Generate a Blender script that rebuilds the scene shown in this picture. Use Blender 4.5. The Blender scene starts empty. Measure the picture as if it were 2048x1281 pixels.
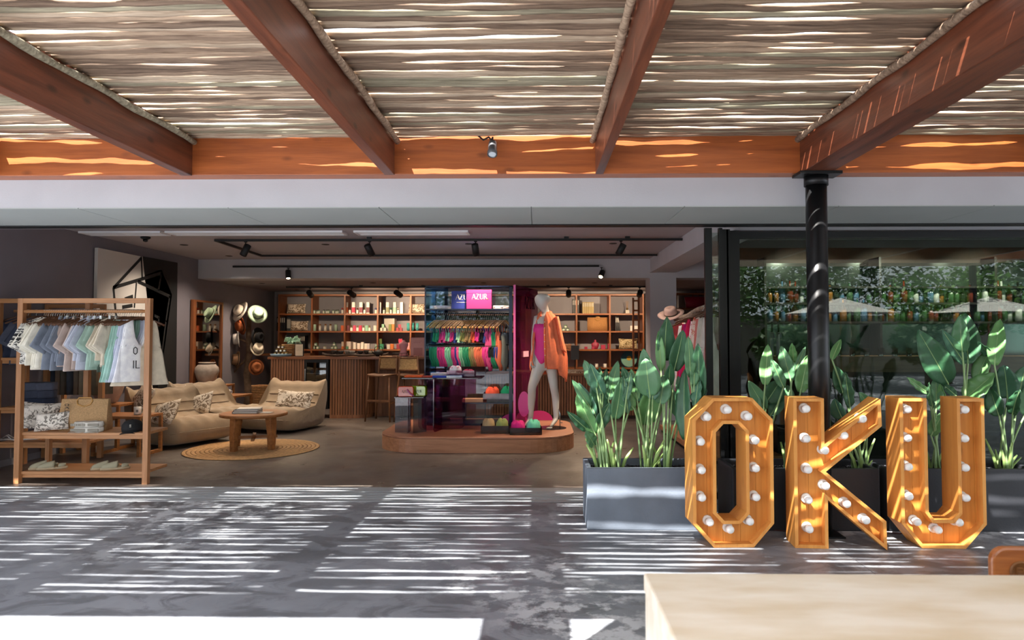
import bpy, bmesh, math, random
from mathutils import Vector, Matrix, Euler
random.seed(7)
SC = bpy.context.scene
COL = SC.collection
R = math.radians
PI = math.pi
# ------------------------------------------------------------------ camera
CAMZ = 1.4
cd = bpy.data.cameras.new('camera'); cam = bpy.data.objects.new('camera', cd); COL.objects.link(cam)
cd.sensor_width = 36; cd.lens = 24; cd.clip_start = 0.05; cd.clip_end = 300
YAW, PIT = R(0.9), R(2.0)
cam.location = (0, 0, CAMZ); cam.rotation_euler = (R(90) + PIT, 0, YAW)
FPX = 24 / 36 * 2048
PCX = 1072 - FPX * math.tan(YAW) / math.cos(PIT)
PCY = 674 - FPX * math.tan(PIT)
cd.shift_x = -(PCX - 1024) / 2048
cd.shift_y = (PCY - 640.5) / 2048
SC.camera = cam
cd.dof.use_dof = True; cd.dof.focus_distance = 7.0; cd.dof.aperture_fstop = 4.0
SC.cycles.transparent_max_bounces = 40
# ------------------------------------------------------------------ sky, sun, exposure
wd = bpy.data.worlds.new('sky'); SC.world = wd; wd.use_nodes = True
bg = wd.node_tree.nodes['Background']; bg.inputs[0].default_value = (0.84, 0.91, 1.0, 1); bg.inputs[1].default_value = 2.2
sd = bpy.data.lights.new('sun', 'SUN'); sun = bpy.data.objects.new('sun', sd); COL.objects.link(sun)
sd.energy = 18.0; sd.angle = R(0.5); sd.color = (1.0, 0.95, 0.88)
SUN = Vector((0.41, 0.60, -1.0)).normalized()
sun.rotation_euler = SUN.to_track_quat('-Z', 'Y').to_euler()
sun.location = (-3, -5, 9)
SC.view_settings.view_transform = 'Standard'; SC.view_settings.look = 'None'
SC.view_settings.gamma = 1; SC.view_settings.use_curve_mapping = False
SC.view_settings.exposure = 0.8

def spot(loc, aim, watt, size=60, blend=0.6, color=(1.0, 0.74, 0.48), rad=0.03):
    l = bpy.data.lights.new('spot_light', 'SPOT'); o = bpy.data.objects.new('spot_light', l); COL.objects.link(o)
    l.energy = watt; l.spot_size = R(size); l.spot_blend = blend; l.color = color; l.shadow_soft_size = rad
    o.location = loc; o.rotation_euler = (Vector(aim) - Vector(loc)).to_track_quat('-Z', 'Y').to_euler()

# ------------------------------------------------------------------ pixel helpers (a pixel plus a depth gives a point)
CROT = Euler((R(90) + PIT, 0, YAW)).to_matrix()
def ray(px, py):
    return CROT @ Vector(((px - PCX) / FPX, -(py - PCY) / FPX, -1))
def at(px, py, Y):
    d = ray(px, py); return Vector((0, 0, CAMZ)) + d * (Y / d.y)
def atz(px, py, z):
    d = ray(px, py); return Vector((0, 0, CAMZ)) + d * ((z - CAMZ) / d.z)

# ------------------------------------------------------------------ materials
def lin(c):
    if isinstance(c, str):
        c = tuple(int(c[i:i + 2], 16) / 255 for i in (0, 2, 4))
    return tuple((x / 12.92 if x <= .04045 else ((x + .055) / 1.055) ** 2.4) for x in c) + (1,)
MATS = {}
def mat(name, c, rough=.6, metal=0, spec=.5, vary=0.0, scale=8, bump=0.0, bscale=60, stretch=(1, 1, 1), emit=None, estr=1, alpha=None, c2=None, contrast=(.35, .65), coat=0, detail=4, sheen=0):
    if name in MATS: return MATS[name]
    m = bpy.data.materials.new(name); m.use_nodes = True; MATS[name] = m
    nt = m.node_tree; N = nt.nodes; L = nt.links; b = N['Principled BSDF']
    b.inputs['Base Color'].default_value = lin(c); b.inputs['Roughness'].default_value = rough
    b.inputs['Metallic'].default_value = metal; b.inputs['Specular IOR Level'].default_value = spec
    b.inputs['Coat Weight'].default_value = coat
    if sheen: b.inputs['Sheen Weight'].default_value = sheen
    if vary or c2 or bump:
        tc = N.new('ShaderNodeTexCoord'); mp = N.new('ShaderNodeMapping'); mp.inputs['Scale'].default_value = stretch
        L.new(tc.outputs['Object'], mp.inputs[0])
    if vary or c2:
        n = N.new('ShaderNodeTexNoise'); n.inputs['Scale'].default_value = scale; n.inputs['Detail'].default_value = detail
        L.new(mp.outputs[0], n.inputs['Vector'])
        rp = N.new('ShaderNodeValToRGB'); L.new(n.outputs['Fac'], rp.inputs[0])
        e = rp.color_ramp.elements; e[0].position, e[1].position = contrast
        a = lin(c)
        if c2: e[0].color = a; e[1].color = lin(c2)
        else:
            e[0].color = tuple(x * (1 - vary) for x in a[:3]) + (1,); e[1].color = tuple(min(1, x * (1 + vary)) for x in a[:3]) + (1,)
        L.new(rp.outputs[0], b.inputs['Base Color'])
    if bump:
        n2 = N.new('ShaderNodeTexNoise'); n2.inputs['Scale'].default_value = bscale; n2.inputs['Detail'].default_value = 3
        L.new(mp.outputs[0], n2.inputs['Vector'])
        bp = N.new('ShaderNodeBump'); bp.inputs['Strength'].default_value = bump; bp.inputs['Distance'].default_value = .01
        L.new(n2.outputs['Fac'], bp.inputs['Height']); L.new(bp.outputs[0], b.inputs['Normal'])
    if emit: b.inputs['Emission Color'].default_value = lin(emit); b.inputs['Emission Strength'].default_value = estr
    return m
def wood(name, c, c2, grain='X', rough=.45, scale=1.0, knots=0.0, coat=0, ring=.5):
    """stained wood: long noise streaks plus wave rings along one axis, dark knots if wanted"""
    if name in MATS: return MATS[name]
    m = bpy.data.materials.new(name); m.use_nodes = True; MATS[name] = m
    nt = m.node_tree; N = nt.nodes; L = nt.links; b = N['Principled BSDF']
    b.inputs['Roughness'].default_value = rough; b.inputs['Coat Weight'].default_value = coat; b.inputs['Coat Roughness'].default_value = .2
    tc = N.new('ShaderNodeTexCoord'); mp = N.new('ShaderNodeMapping')
    s = [14 * scale] * 3; s['XYZ'.index(grain)] = .9 * scale
    mp.inputs['Scale'].default_value = s; L.new(tc.outputs['Object'], mp.inputs[0])
    n = N.new('ShaderNodeTexNoise'); n.inputs['Scale'].default_value = 1.6; n.inputs['Detail'].default_value = 5; n.inputs['Distortion'].default_value = .6
    L.new(mp.outputs[0], n.inputs['Vector'])
    n3 = N.new('ShaderNodeTexNoise'); n3.inputs['Scale'].default_value = 9; n3.inputs['Detail'].default_value = 3; L.new(mp.outputs[0], n3.inputs['Vector'])
    mx = N.new('ShaderNodeMath'); mx.operation = 'MULTIPLY_ADD'; L.new(n3.outputs['Fac'], mx.inputs[0]); mx.inputs[1].default_value = .35; L.new(n.outputs['Fac'], mx.inputs[2])
    rp = N.new('ShaderNodeValToRGB'); e = rp.color_ramp.elements; e[0].position = .45; e[1].position = .85; e[0].color = lin(c2); e[1].color = lin(c)
    L.new(mx.outputs[0], rp.inputs[0]); out = rp.outputs[0]
    if knots:
        mp2 = N.new('ShaderNodeMapping'); s2 = [7] * 3; s2['XYZ'.index(grain)] = 3.2; mp2.inputs['Scale'].default_value = s2; L.new(tc.outputs['Object'], mp2.inputs[0])
        v = N.new('ShaderNodeTexVoronoi'); v.inputs['Scale'].default_value = 1.0; L.new(mp2.outputs[0], v.inputs['Vector'])
        r2 = N.new('ShaderNodeValToRGB'); q = r2.color_ramp.elements; q[0].position = .06; q[1].position = .17; q[0].color = (knots, knots, knots, 1); q[1].color = (0, 0, 0, 1)
        L.new(v.outputs['Distance'], r2.inputs[0])
        mm = N.new('ShaderNodeMix'); mm.data_type = 'RGBA'; L.new(r2.outputs[0], mm.inputs['Factor']); L.new(out, mm.inputs['A']); mm.inputs['B'].default_value = tuple(x * .25 for x in lin(c2)[:3]) + (1,)
        out = mm.outputs['Result']
    L.new(out, b.inputs['Base Color'])
    bp = N.new('ShaderNodeBump'); bp.inputs['Strength'].default_value = .25; bp.inputs['Distance'].default_value = .004
    L.new(n3.outputs['Fac'], bp.inputs['Height']); L.new(bp.outputs[0], b.inputs['Normal'])
    return m
def glassy(name, c, refl=.12, rough=.02, dens=1.0):
    """clear or tinted sheet: coloured transparency with a glossy coat"""
    if name in MATS: return MATS[name]
    m = bpy.data.materials.new(name); m.use_nodes = True; MATS[name] = m
    nt = m.node_tree; N = nt.nodes; L = nt.links; N.clear()
    o = N.new('ShaderNodeOutputMaterial'); t = N.new('ShaderNodeBsdfTransparent'); g = N.new('ShaderNodeBsdfGlossy'); x = N.new('ShaderNodeMixShader')
    t.inputs[0].default_value = lin(c); g.inputs['Roughness'].default_value = rough
    x.inputs[0].default_value = refl
    lw = N.new('ShaderNodeLayerWeight'); lw.inputs[0].default_value = .35; ma = N.new('ShaderNodeMath'); ma.operation = 'MULTIPLY_ADD'
    L.new(lw.outputs['Fresnel'], ma.inputs[0]); ma.inputs[1].default_value = .16; ma.inputs[2].default_value = refl; ma.use_clamp = True
    L.new(ma.outputs[0], x.inputs[0])
    L.new(t.outputs[0], x.inputs[1])
    if dens < 1:
        d = N.new('ShaderNodeBsdfDiffuse'); d.inputs[0].default_value = lin(c); y = N.new('ShaderNodeMixShader'); y.inputs[0].default_value = 1 - dens
        L.new(t.outputs[0], y.inputs[1]); L.new(d.outputs[0], y.inputs[2]); L.new(y.outputs[0], x.inputs[1])
    L.new(g.outputs[0], x.inputs[2]); L.new(x.outputs[0], o.inputs[0])
    return m
def concrete(name, c, light, dark, stain, rough, amount):
    m = bpy.data.materials.new(name); m.use_nodes = True; MATS[name] = m
    nt = m.node_tree; N = nt.nodes; L = nt.links; b = N['Principled BSDF']
    tc = N.new('ShaderNodeTexCoord')
    def noise(scale, detail, st=(1, 1, 1), dist=0):
        mp = N.new('ShaderNodeMapping'); mp.inputs['Scale'].default_value = st; L.new(tc.outputs['Object'], mp.inputs[0])
        n = N.new('ShaderNodeTexNoise'); n.inputs['Scale'].default_value = scale; n.inputs['Detail'].default_value = detail; n.inputs['Roughness'].default_value = .65; n.inputs['Distortion'].default_value = dist
        L.new(mp.outputs[0], n.inputs['Vector']); return n.outputs['Fac']
    def ramp(src, a, bb, lo=(0, 0, 0, 1), hi=(1, 1, 1, 1)):
        r = N.new('ShaderNodeValToRGB'); e = r.color_ramp.elements; e[0].position, e[1].position = a, bb; e[0].color, e[1].color = lo, hi
        L.new(src, r.inputs[0]); return r.outputs[0]
    def mix(f, a, bcol):
        x = N.new('ShaderNodeMix'); x.data_type = 'RGBA'; L.new(f, x.inputs['Factor']); L.new(a, x.inputs['A']); x.inputs['B'].default_value = bcol; return x.outputs['Result']
    base = ramp(noise(.9, 6, dist=.3), .3, .7, lin(c), lin(light))
    wear = N.new('ShaderNodeMath'); wear.operation = 'MULTIPLY'
    L.new(ramp(noise(.55, 3), .5 - amount * .2, .75), wear.inputs[0]); L.new(ramp(noise(3.2, 9, (1, 1.6, 1), .8), .47, .56), wear.inputs[1])
    o = mix(wear.outputs[0], base, lin(dark))
    fl = N.new('ShaderNodeMath'); fl.operation = 'MULTIPLY'; L.new(ramp(noise(.45, 2, (1, 1, 1)), .48, .58), fl.inputs[0]); L.new(ramp(noise(6, 9), .49, .58), fl.inputs[1])
    o = mix(fl.outputs[0], o, lin(stain))
    L.new(o, b.inputs['Base Color'])
    rr = ramp(noise(2.5, 6), .3, .7, (rough * .75,) * 3 + (1,), (rough * 1.3,) * 3 + (1,)); L.new(rr, b.inputs['Roughness'])
    bp = N.new('ShaderNodeBump'); bp.inputs['Strength'].default_value = .25; bp.inputs['Distance'].default_value = .004
    L.new(noise(9, 7), bp.inputs['Height']); L.new(bp.outputs[0], b.inputs['Normal'])
    return m
def printed(name, c, c2, scale=9, width=.5):
    """printed cloth: swirling palm-like line drawing in one ink on a light ground"""
    if name in MATS: return MATS[name]
    m = bpy.data.materials.new(name); m.use_nodes = True; MATS[name] = m
    nt = m.node_tree; N = nt.nodes; L = nt.links; b = N['Principled BSDF']; b.inputs['Roughness'].default_value = .85
    tc = N.new('ShaderNodeTexCoord'); w = N.new('ShaderNodeTexWave'); w.wave_type = 'RINGS'
    w.inputs['Scale'].default_value = scale * .8; w.inputs['Distortion'].default_value = 14; w.inputs['Detail'].default_value = 2.5; w.inputs['Detail Scale'].default_value = 2.2
    L.new(tc.outputs['Object'], w.inputs['Vector'])
    n = N.new('ShaderNodeTexNoise'); n.inputs['Scale'].default_value = scale; L.new(tc.outputs['Object'], n.inputs['Vector'])
    r1 = N.new('ShaderNodeValToRGB'); r1.color_ramp.elements[0].position = .35; r1.color_ramp.elements[1].position = .6; L.new(w.outputs['Fac'], r1.inputs[0])
    r2 = N.new('ShaderNodeValToRGB'); r2.color_ramp.elements[0].position = width - .08; r2.color_ramp.elements[1].position = width + .03; L.new(n.outputs['Fac'], r2.inputs[0])
    mu = N.new('ShaderNodeMath'); mu.operation = 'MULTIPLY'; L.new(r1.outputs[0], mu.inputs[0]); L.new(r2.outputs[0], mu.inputs[1])
    x = N.new('ShaderNodeMix'); x.data_type = 'RGBA'; x.inputs['A'].default_value = lin(c); x.inputs['B'].default_value = lin(c2); L.new(mu.outputs[0], x.inputs['Factor'])
    L.new(x.outputs['Result'], b.inputs['Base Color']); return m
def cloth(c, name=None, rough=.9):
    return mat(name or 'cloth_' + (c if isinstance(c, str) else '%d%d%d' % tuple(int(v * 99) for v in c)), c, rough, spec=.2, vary=.08, scale=18, bump=.15, bscale=90)

# ------------------------------------------------------------------ mesh building
class MB:
    def __init__(s): s.v = []; s.f = []; s.sm = []
    def add(s, vs, fs, smooth=False):
        o = len(s.v); s.v += [tuple(v) for v in vs]; s.f += [tuple(i + o for i in f) for f in fs]; s.sm += [smooth] * len(fs); return s
    def box(s, x0, x1, y0, y1, z0, z1, M=None):
        vs = [Vector(p) for p in ((x0, y0, z0), (x1, y0, z0), (x1, y1, z0), (x0, y1, z0), (x0, y0, z1), (x1, y0, z1), (x1, y1, z1), (x0, y1, z1))]
        if M: vs = [M @ v for v in vs]
        return s.add(vs, [(0, 3, 2, 1), (4, 5, 6, 7), (0, 1, 5, 4), (1, 2, 6, 5), (2, 3, 7, 6), (3, 0, 4, 7)])
    def cbox(s, c, d, M=None):
        return s.box(c[0] - d[0] / 2, c[0] + d[0] / 2, c[1] - d[1] / 2, c[1] + d[1] / 2, c[2] - d[2] / 2, c[2] + d[2] / 2, M)
    def rings(s, rings, cap=True, smooth=True, closed=False):
        n = len(rings[0]); o = len(s.v); fs = []
        for k in range(len(rings) - (0 if closed else 1)):
            a = k * n; b = ((k + 1) % len(rings)) * n
            for i in range(n):
                j = (i + 1) % n; fs.append((a + i, a + j, b + j, b + i))
        nb = len(fs)
        if cap and not closed:
            fs.append(tuple(range(n - 1, -1, -1))); t = (len(rings) - 1) * n; fs.append(tuple(t + i for i in range(n)))
        vs = [p for r in rings for p in r]
        s.v += [tuple(v) for v in vs]; s.f += [tuple(i + o for i in f) for f in fs]
        s.sm += [smooth] * nb + [False] * (len(fs) - nb); return s
    def tube(s, pts, r, n=8, cap=True, flat=1.0):
        pts = [Vector(p) for p in pts]; rs = r if isinstance(r, (list, tuple)) else [r] * len(pts); rg = []
        up = None
        for i, p in enumerate(pts):
            d = (pts[min(i + 1, len(pts) - 1)] - pts[max(i - 1, 0)]).normalized()
            if up is None:
                up = Vector((0, 0, 1)) if abs(d.z) < .9 else Vector((0, 1, 0))
            a = d.cross(up).normalized(); b = a.cross(d).normalized(); up = b
            rg.append([p + a * math.cos(t) * rs[i] + b * math.sin(t) * rs[i] * flat for t in (2 * PI * k / n for k in range(n))])
        return s.rings(rg, cap)
    def lathe(s, prof, c=(0, 0, 0), n=16, cap=True, sx=1, sy=1):
        c = Vector(c)
        return s.rings([[c + Vector((r * sx * math.cos(2 * PI * k / n), r * sy * math.sin(2 * PI * k / n), z)) for k in range(n)] for r, z in prof], cap)
    def prism(s, poly, y0, y1, M=None):
        """poly in XZ, extruded along Y"""
        n = len(poly); vs = [Vector((x, y0, z)) for x, z in poly] + [Vector((x, y1, z)) for x, z in poly]
        if M: vs = [M @ v for v in vs]
        return s.add(vs, [tuple(range(n)), tuple(range(2 * n - 1, n - 1, -1))] + [(i, i + n, (i + 1) % n + n, (i + 1) % n) for i in range(n)])
    def grid(s, fn, nu, nv, smooth=True):
        vs = [fn(i / nu, j / nv) for i in range(nu + 1) for j in range(nv + 1)]
        return s.add(vs, [(i * (nv + 1) + j, i * (nv + 1) + j + 1, (i + 1) * (nv + 1) + j + 1, (i + 1) * (nv + 1) + j) for i in range(nu) for j in range(nv)], smooth)
    def mesh(s, name):
        me = bpy.data.meshes.new(name); me.from_pydata(s.v, [], s.f); me.polygons.foreach_set('use_smooth', s.sm)
        bm = bmesh.new(); bm.from_mesh(me); bmesh.ops.recalc_face_normals(bm, faces=bm.faces); bm.to_mesh(me); bm.free(); return me
    def build(s, name, m, parent=None, loc=None, bevel=0, rot=None):
        return put(s.mesh(name), name, m, parent, loc, bevel, rot)
def put(me, name, m, parent=None, loc=None, bevel=0, rot=None):
    o = bpy.data.objects.new(name, me); COL.objects.link(o)
    if m is not None and not me.materials: me.materials.append(m)
    if parent: o.parent = parent
    if loc is not None: o.location = loc
    if rot is not None: o.rotation_euler = rot
    if bevel:
        b = o.modifiers.new('bevel', 'BEVEL'); b.width = bevel; b.segments = 2; b.limit_method = 'ANGLE'
    return o
def tag(o, label=None, cat=None, group=None, kind=None):
    if label: o['label'] = label
    if cat: o['category'] = cat
    if group: o['group'] = group
    if kind: o['kind'] = kind
    return o
def thing(name, label, cat, loc=(0, 0, 0), rz=0, group=None):
    o = bpy.data.objects.new(name, None); COL.objects.link(o); o.empty_display_size = .1
    o.location = loc; o.rotation_euler = (0, 0, rz); return tag(o, label, cat, group)
def struct(o): o['kind'] = 'structure'; return o
def copy_tree(o, parent=None):
    c = o.copy(); COL.objects.link(c)
    if parent: c.parent = parent
    for ch in list(o.children): copy_tree(ch, c)
    return c
def kid(o, stem_):
    return [c for c in o.children if c.name.split('.')[0] == stem_]
def recolor(o, m):
    """give a copied part its own material without touching the shared mesh"""
    o.material_slots[0].link = 'OBJECT'; o.material_slots[0].material = m
ORD_ = 'first second third fourth fifth sixth seventh eighth ninth tenth eleventh twelfth thirteenth fourteenth fifteenth sixteenth seventeenth eighteenth nineteenth twentieth'.split()
_T = 'twenty thirty forty fifty sixty'.split()
class _O(list):
    def __getitem__(s, i):
        if i < 20: return ORD_[i]
        t, u = divmod(i + 1, 10); return (_T[t - 2][:-1] + 'ieth') if u == 0 else _T[t - 2] + '-' + ORD_[u - 1]
ORD = _O()
def arc(c, r, a0, a1, n, z=0):
    return [Vector((c[0] + r * math.cos(a0 + (a1 - a0) * i / n), c[1] + r * math.sin(a0 + (a1 - a0) * i / n), z)) for i in range(n + 1)]
def strokes(mb, lines, M, w=.1, dep=.01):
    """flat lettering from straight strokes: (x0,z0,x1,z1,width)"""
    for l in lines:
        x0, z0, x1, z1 = l[:4]; ww = l[4] if len(l) > 4 else w
        d = Vector((x1 - x0, 0, z1 - z0)); ln = d.length; d.normalize(); nrm = Vector((-d.z, 0, d.x)) * ww / 2
        a = Vector((x0, 0, z0)); b = Vector((x1, 0, z1))
        q = [a - nrm, b - nrm, b + nrm, a + nrm]
        vs = [M @ p for p in q] + [M @ (p + Vector((0, dep, 0))) for p in q]
        mb.add(vs, [(0, 1, 2, 3), (7, 6, 5, 4), (0, 4, 5, 1), (1, 5, 6, 2), (2, 6, 7, 3), (3, 7, 4, 0)])
    return mb
LT = {
 'A': [(.0, 0, .34, 1, .04), (.34, 1, .68, 0, .15), (.13, .36, .5, .36, .04)],
 'Z': [(.02, .97, .55, .97, .05), (.5, .97, .08, .03, .15), (.05, .03, .6, .03, .05)],
 'U': [(.1, 1, .1, .22, .15), (.1, .25, .22, .06, .13), (.2, .04, .42, .04, .06), (.42, .04, .55, .25, .05), (.55, .2, .55, 1, .05)],
 'R': [(.1, 0, .1, 1, .15), (.1, .97, .38, .97, .05), (.38, .97, .5, .75, .13), (.5, .75, .36, .52, .1), (.1, .52, .38, .52, .05), (.34, .5, .62, .02, .14)],
 'O': [(.08, .25, .08, .75, .09), (.08, .75, .28, .97, .09), (.28, .97, .48, .75, .09), (.48, .75, .48, .25, .09), (.48, .25, .28, .03, .09), (.28, .03, .08, .25, .09)],
 'K': [(.08, 0, .08, 1, .09), (.08, .48, .5, 1, .09), (.18, .58, .52, 0, .09)],
 'V': [(.08, 1, .08, .25, .09), (.08, .25, .28, .03, .09), (.28, .03, .48, .25, .09), (.48, .25, .48, 1, .09)],
 'I': [(.1, 0, .1, 1, .1)], 'B': [(.08, 0, .08, 1, .1), (.08, .96, .4, .96, .07), (.42, .95, .45, .58, .08), (.08, .53, .42, .53, .07), (.47, .5, .47, .08, .08), (.08, .04, .45, .04, .07)],
 'L': [(.08, 0, .08, 1, .1), (.08, .04, .5, .04, .08)], 'D': [(.08, 0, .08, 1, .1), (.08, .96, .4, .8, .07), (.4, .82, .4, .2, .07), (.4, .2, .08, .04, .07)],
 'N': [(.08, 0, .08, 1, .1), (.08, 1, .45, 0, .1), (.45, 0, .45, 1, .1)]}
def word(txt, h, M, step=.68, dep=.002):
    mb = MB(); x = 0
    for ch in txt:
        if ch in LT: strokes(mb, LT[ch], M @ Matrix.Scale(h, 4) @ Matrix.Translation((x, 0, 0)), dep=dep / h)
        x += step if ch != 'I' else .3
    return mb
# ================================================================== materials used throughout
concrete('terrace', '74787f', '969aa3', '3a3b40', 'c6cad0', .40, 1.0)
concrete('inner_floor', '5c534d', '6c625b', '4a433f', '776f68', .34, .3)
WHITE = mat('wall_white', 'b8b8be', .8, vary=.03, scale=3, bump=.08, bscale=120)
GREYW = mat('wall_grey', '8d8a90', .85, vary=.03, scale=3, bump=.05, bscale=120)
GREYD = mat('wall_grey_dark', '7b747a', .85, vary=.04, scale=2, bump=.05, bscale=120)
CEIL = mat('ceiling_paint', 'a9a5ab', .8, vary=.02, scale=2)
SOFF = mat('soffit_paint', 'a5abaa', .7, vary=.03, scale=2)
BLACK = mat('black_metal', '131416', .38, metal=.3, spec=.5)
BLACKM = mat('matte_black', '0d0d0f', .6)
BEAMW = wood('beam_wood', '76402a', '4f281a', 'Y', .42, .8, knots=.75)
OAK = wood('oak', 'c08a5c', 'a06f45', 'X', .5, 1.0)
OAKZ = wood('oak_upright', 'b8835a', '98683f', 'Z', .5, 1.0)
TEAK = wood('teak', 'a9703f', '7e4d28', 'X', .45, 1.2)
SHELFW = wood('shelf_wood', 'a05f35', '7c4422', 'X', .45, 1.2)
SHELFZ = wood('shelf_wood_upright', '9a5a32', '744020', 'Z', .45, 1.2)
WALNUT = wood('counter_wood', '9a6848', '6e4530', 'Z', .5, 1.0)
PINE = wood('pine_plank', 'e69c48', 'cc8032', 'Z', .55, .7, knots=.5)  # warm orange pine of the letter backs
PINER = wood('pine_rim', 'e8a252', 'd28a40', 'Z', .5, .7, knots=.15)
# ================================================================== the setting
f1 = struct(MB().box(-16, 16, -16, 5.83, -.22, -.02).build('floor', MATS['terrace']))
xs = [-16, -7, -4.75, 2.0, 4.6, 9, 16]; ys = [-16, -6, -.8, 5.83]
for i in range(len(xs) - 1):
    for j in range(len(ys) - 1):
        MB().box(xs[i] + .002, xs[i + 1] - .002, ys[j] + .002, ys[j + 1] - .002, -.02, 0).build('floor_slab', MATS['terrace'], f1)
f2 = struct(MB().box(-7, 12, 6.38, 17, -.2, 0).build('floor', MATS['inner_floor']))
th = struct(MB().box(-7, 12, 5.83, 6.38, -.2, -.012).build('trim_1', mat('threshold_dark', '1b1c1f', .5)))
ALU = mat('threshold_metal', 'a2a7ad', .45, metal=.15)
for y0, y1 in ((5.835, 5.93), (5.945, 5.99), (6.005, 6.06), (6.075, 6.12), (6.135, 6.2), (6.215, 6.375)):
    MB().box(-7, 12, y0, y1, -.012, .001).build('rail', ALU, th)
struct(MB().box(-14, 14, 5.07, 5.3, 2.3735, 3.6).build('wall_front', WHITE))
so = struct(MB().box(-14, 14, 5.3, 5.8, 2.3735, 2.47).build('ceiling', SOFF))
for i in range(-12, 12):
    MB().box(-.035 + i * 1.14 + .003, -.035 + (i + 1) * 1.14 - .003, 5.068, 5.83, 2.366, 2.373).build('soffit_panel', SOFF, so)
hd = struct(MB().box(-14, 14, 5.83, 6.06, 2.372, 2.9).build('trim_2', CEIL)); MB().box(1.8, 14, 6.06, 6.4, 2.372, 2.715).build('panel', WHITE, hd)
for k, (y0, y1) in enumerate(((5.832, 5.87), (5.885, 5.91), (5.925, 5.95))):
    MB().box(-14, 14, y0, y1, 2.356, 2.372).build('rail', BLACK, hd)
# inner shell
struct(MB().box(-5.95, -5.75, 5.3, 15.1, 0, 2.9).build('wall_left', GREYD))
struct(MB().box(-5.95, 12.2, 14.9, 15.1, 0, 2.9).build('wall_back', GREYW))
struct(MB().box(-5.75, 12, 6.06, 11.5, 2.715, 2.9).build('ceiling', CEIL))
struct(MB().box(-5.75, 3.75, 11.95, 14.9, 2.39, 2.55).build('ceiling', mat('rear_ceiling', '8d8488', .8)))
struct(MB().box(-5.75, 3.75, 11.5, 11.95, 2.39, 2.9).build('wall_beam', WHITE))
struct(MB().box(1.92, 2.36, 11.5, 11.97, 0, 2.39).build('wall_pier', WHITE))
struct(MB().box(1.92, 2.36, 6.4, 11.5, 2.48, 2.715).build('trim_3', WHITE))
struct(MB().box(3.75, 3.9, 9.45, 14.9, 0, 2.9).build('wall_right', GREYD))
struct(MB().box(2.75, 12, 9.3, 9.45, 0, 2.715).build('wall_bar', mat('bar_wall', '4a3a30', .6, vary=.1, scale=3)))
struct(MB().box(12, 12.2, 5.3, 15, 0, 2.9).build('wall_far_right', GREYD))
struct(MB().box(-5.75, -5.735, 6.4, 14.9, 0, .07).build('baseboard_left', GREYW))
# ceiling slot grilles near the opening
GR = mat('grille_white', 'e9e9ec', .5)
def grille(x0, x1, y, lab):
    t = thing('ceiling_grille', lab, 'grille', ((x0 + x1) / 2, y, 2.715), 0, 'linear ceiling grilles behind the opening'); w = (x1 - x0) / 2
    f = MB(); f.box(-w, w, -.13, -.10, -.025, 0); f.box(-w, w, .10, .13, -.025, 0); f.box(-w, -w + .03, -.1, .1, -.025, 0); f.box(w - .03, w, -.1, .1, -.025, 0)
    f.build('frame', GR, t)
    MB().box(-w + .03, w - .03, -.1, .1, -.004, 0).build('backing', mat('grille_dark', '8a8a90', .6), t)
    for k in range(5): MB().box(-w + .03, w - .03, -.085 + k * .038, -.065 + k * .038, -.02, -.004).build('slat', GR, t)
    n = int(w * 2 / .45)
    for k in range(1, n): MB().cbox((-w + k * 2 * w / n, 0, -.012), (.012, .2, .018)).build('divider', GR, t)
grille(-6.6 + .9, at(331, 465, 8.5).x, 8.5, 'white linear ceiling grille by the outer end, above the front clothes rack')
grille(at(340, 465, 8.5).x, at(690, 465, 8.5).x, 8.5, 'white linear ceiling grille, middle one of the three in a line')
grille(at(712, 463, 8.5).x, at(938, 463, 8.5).x, 8.5, 'short white linear ceiling grille, last of the line towards the podium')
# downlights: dark round trims in the ceilings
dls = [(368, 490, 2.715), (458, 512, 2.715), (651, 489, 2.715), (938, 488, 2.715), (1226, 487, 2.715), (524, 567, 2.39), (746, 566, 2.39), (967, 566, 2.39), (1189, 566, 2.39), (594, 580, 2.39), (1170, 579, 2.39)]
for k, (px, py, z) in enumerate(dls):
    p = atz(px, py, z); t = thing('downlight', 'small dark round downlight, %s in the %s ceiling from the lounge wall' % (ORD[k if k < 5 else k - 5], 'front' if k < 5 else 'low rear'), 'light', p, 0, 'recessed ceiling downlights')
    MB().lathe([(.055, 0), (.055, -.006), (.04, -.008), (.038, 0)], n=14).build('trim_ring', mat('downlight_dark', '2d2a2a', .5), t); MB().lathe([(.037, -.001), (.037, -.003)], n=12).build('lens', BLACKM, t)
p = atz(291, 474, 2.715); t = thing('smoke_detector', 'black round ceiling sensor above the front clothes rack', 'sensor', p); MB().lathe([(.06, 0), (.06, -.02), (.035, -.035)], n=14).build('base', BLACKM, t); MB().lathe([(.03, -.035), (.03, -.06), (.01, -.07)], n=12).build('lens', BLACK, t)
# ---------------------------------------------------------------- sliding doors and glass front
GL = glassy('pane_clear', 'ccd8d2', .045, .0); GLD = glassy('pane_door', 'e2eae6', .08, .02)
GZ = 6.2
def gx(px, Y=GZ): return at(px, 674, Y).x
for k, (a, b_, Y) in enumerate(((1412, 1447, 5.95), (1445, 1462, 6.03), (1461, 1481, 6.11))):
    t = struct(MB().box(gx(a, Y), gx(a, Y) + .06, Y, Y + .045, .004, 2.35).build('door_%d' % (k + 1), BLACK))
    MB().box(gx(b_, Y) - .03, gx(b_, Y), Y, Y + .045, .004, 2.35).build('stile', BLACK, t)
    MB().box(gx(a, Y) + .06, gx(b_, Y) - .03, Y + .015, Y + .03, .06, 2.31).build('pane', GLD, t)
    MB().box(gx(a, Y) + .06, gx(b_, Y) - .03, Y, Y + .045, .004, .06).build('bottom_rail', BLACK, t)
w = struct(MB().box(gx(1470), 12, GZ + .02, GZ + .09, 2.30, 2.36).build('window_1', BLACK))
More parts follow.
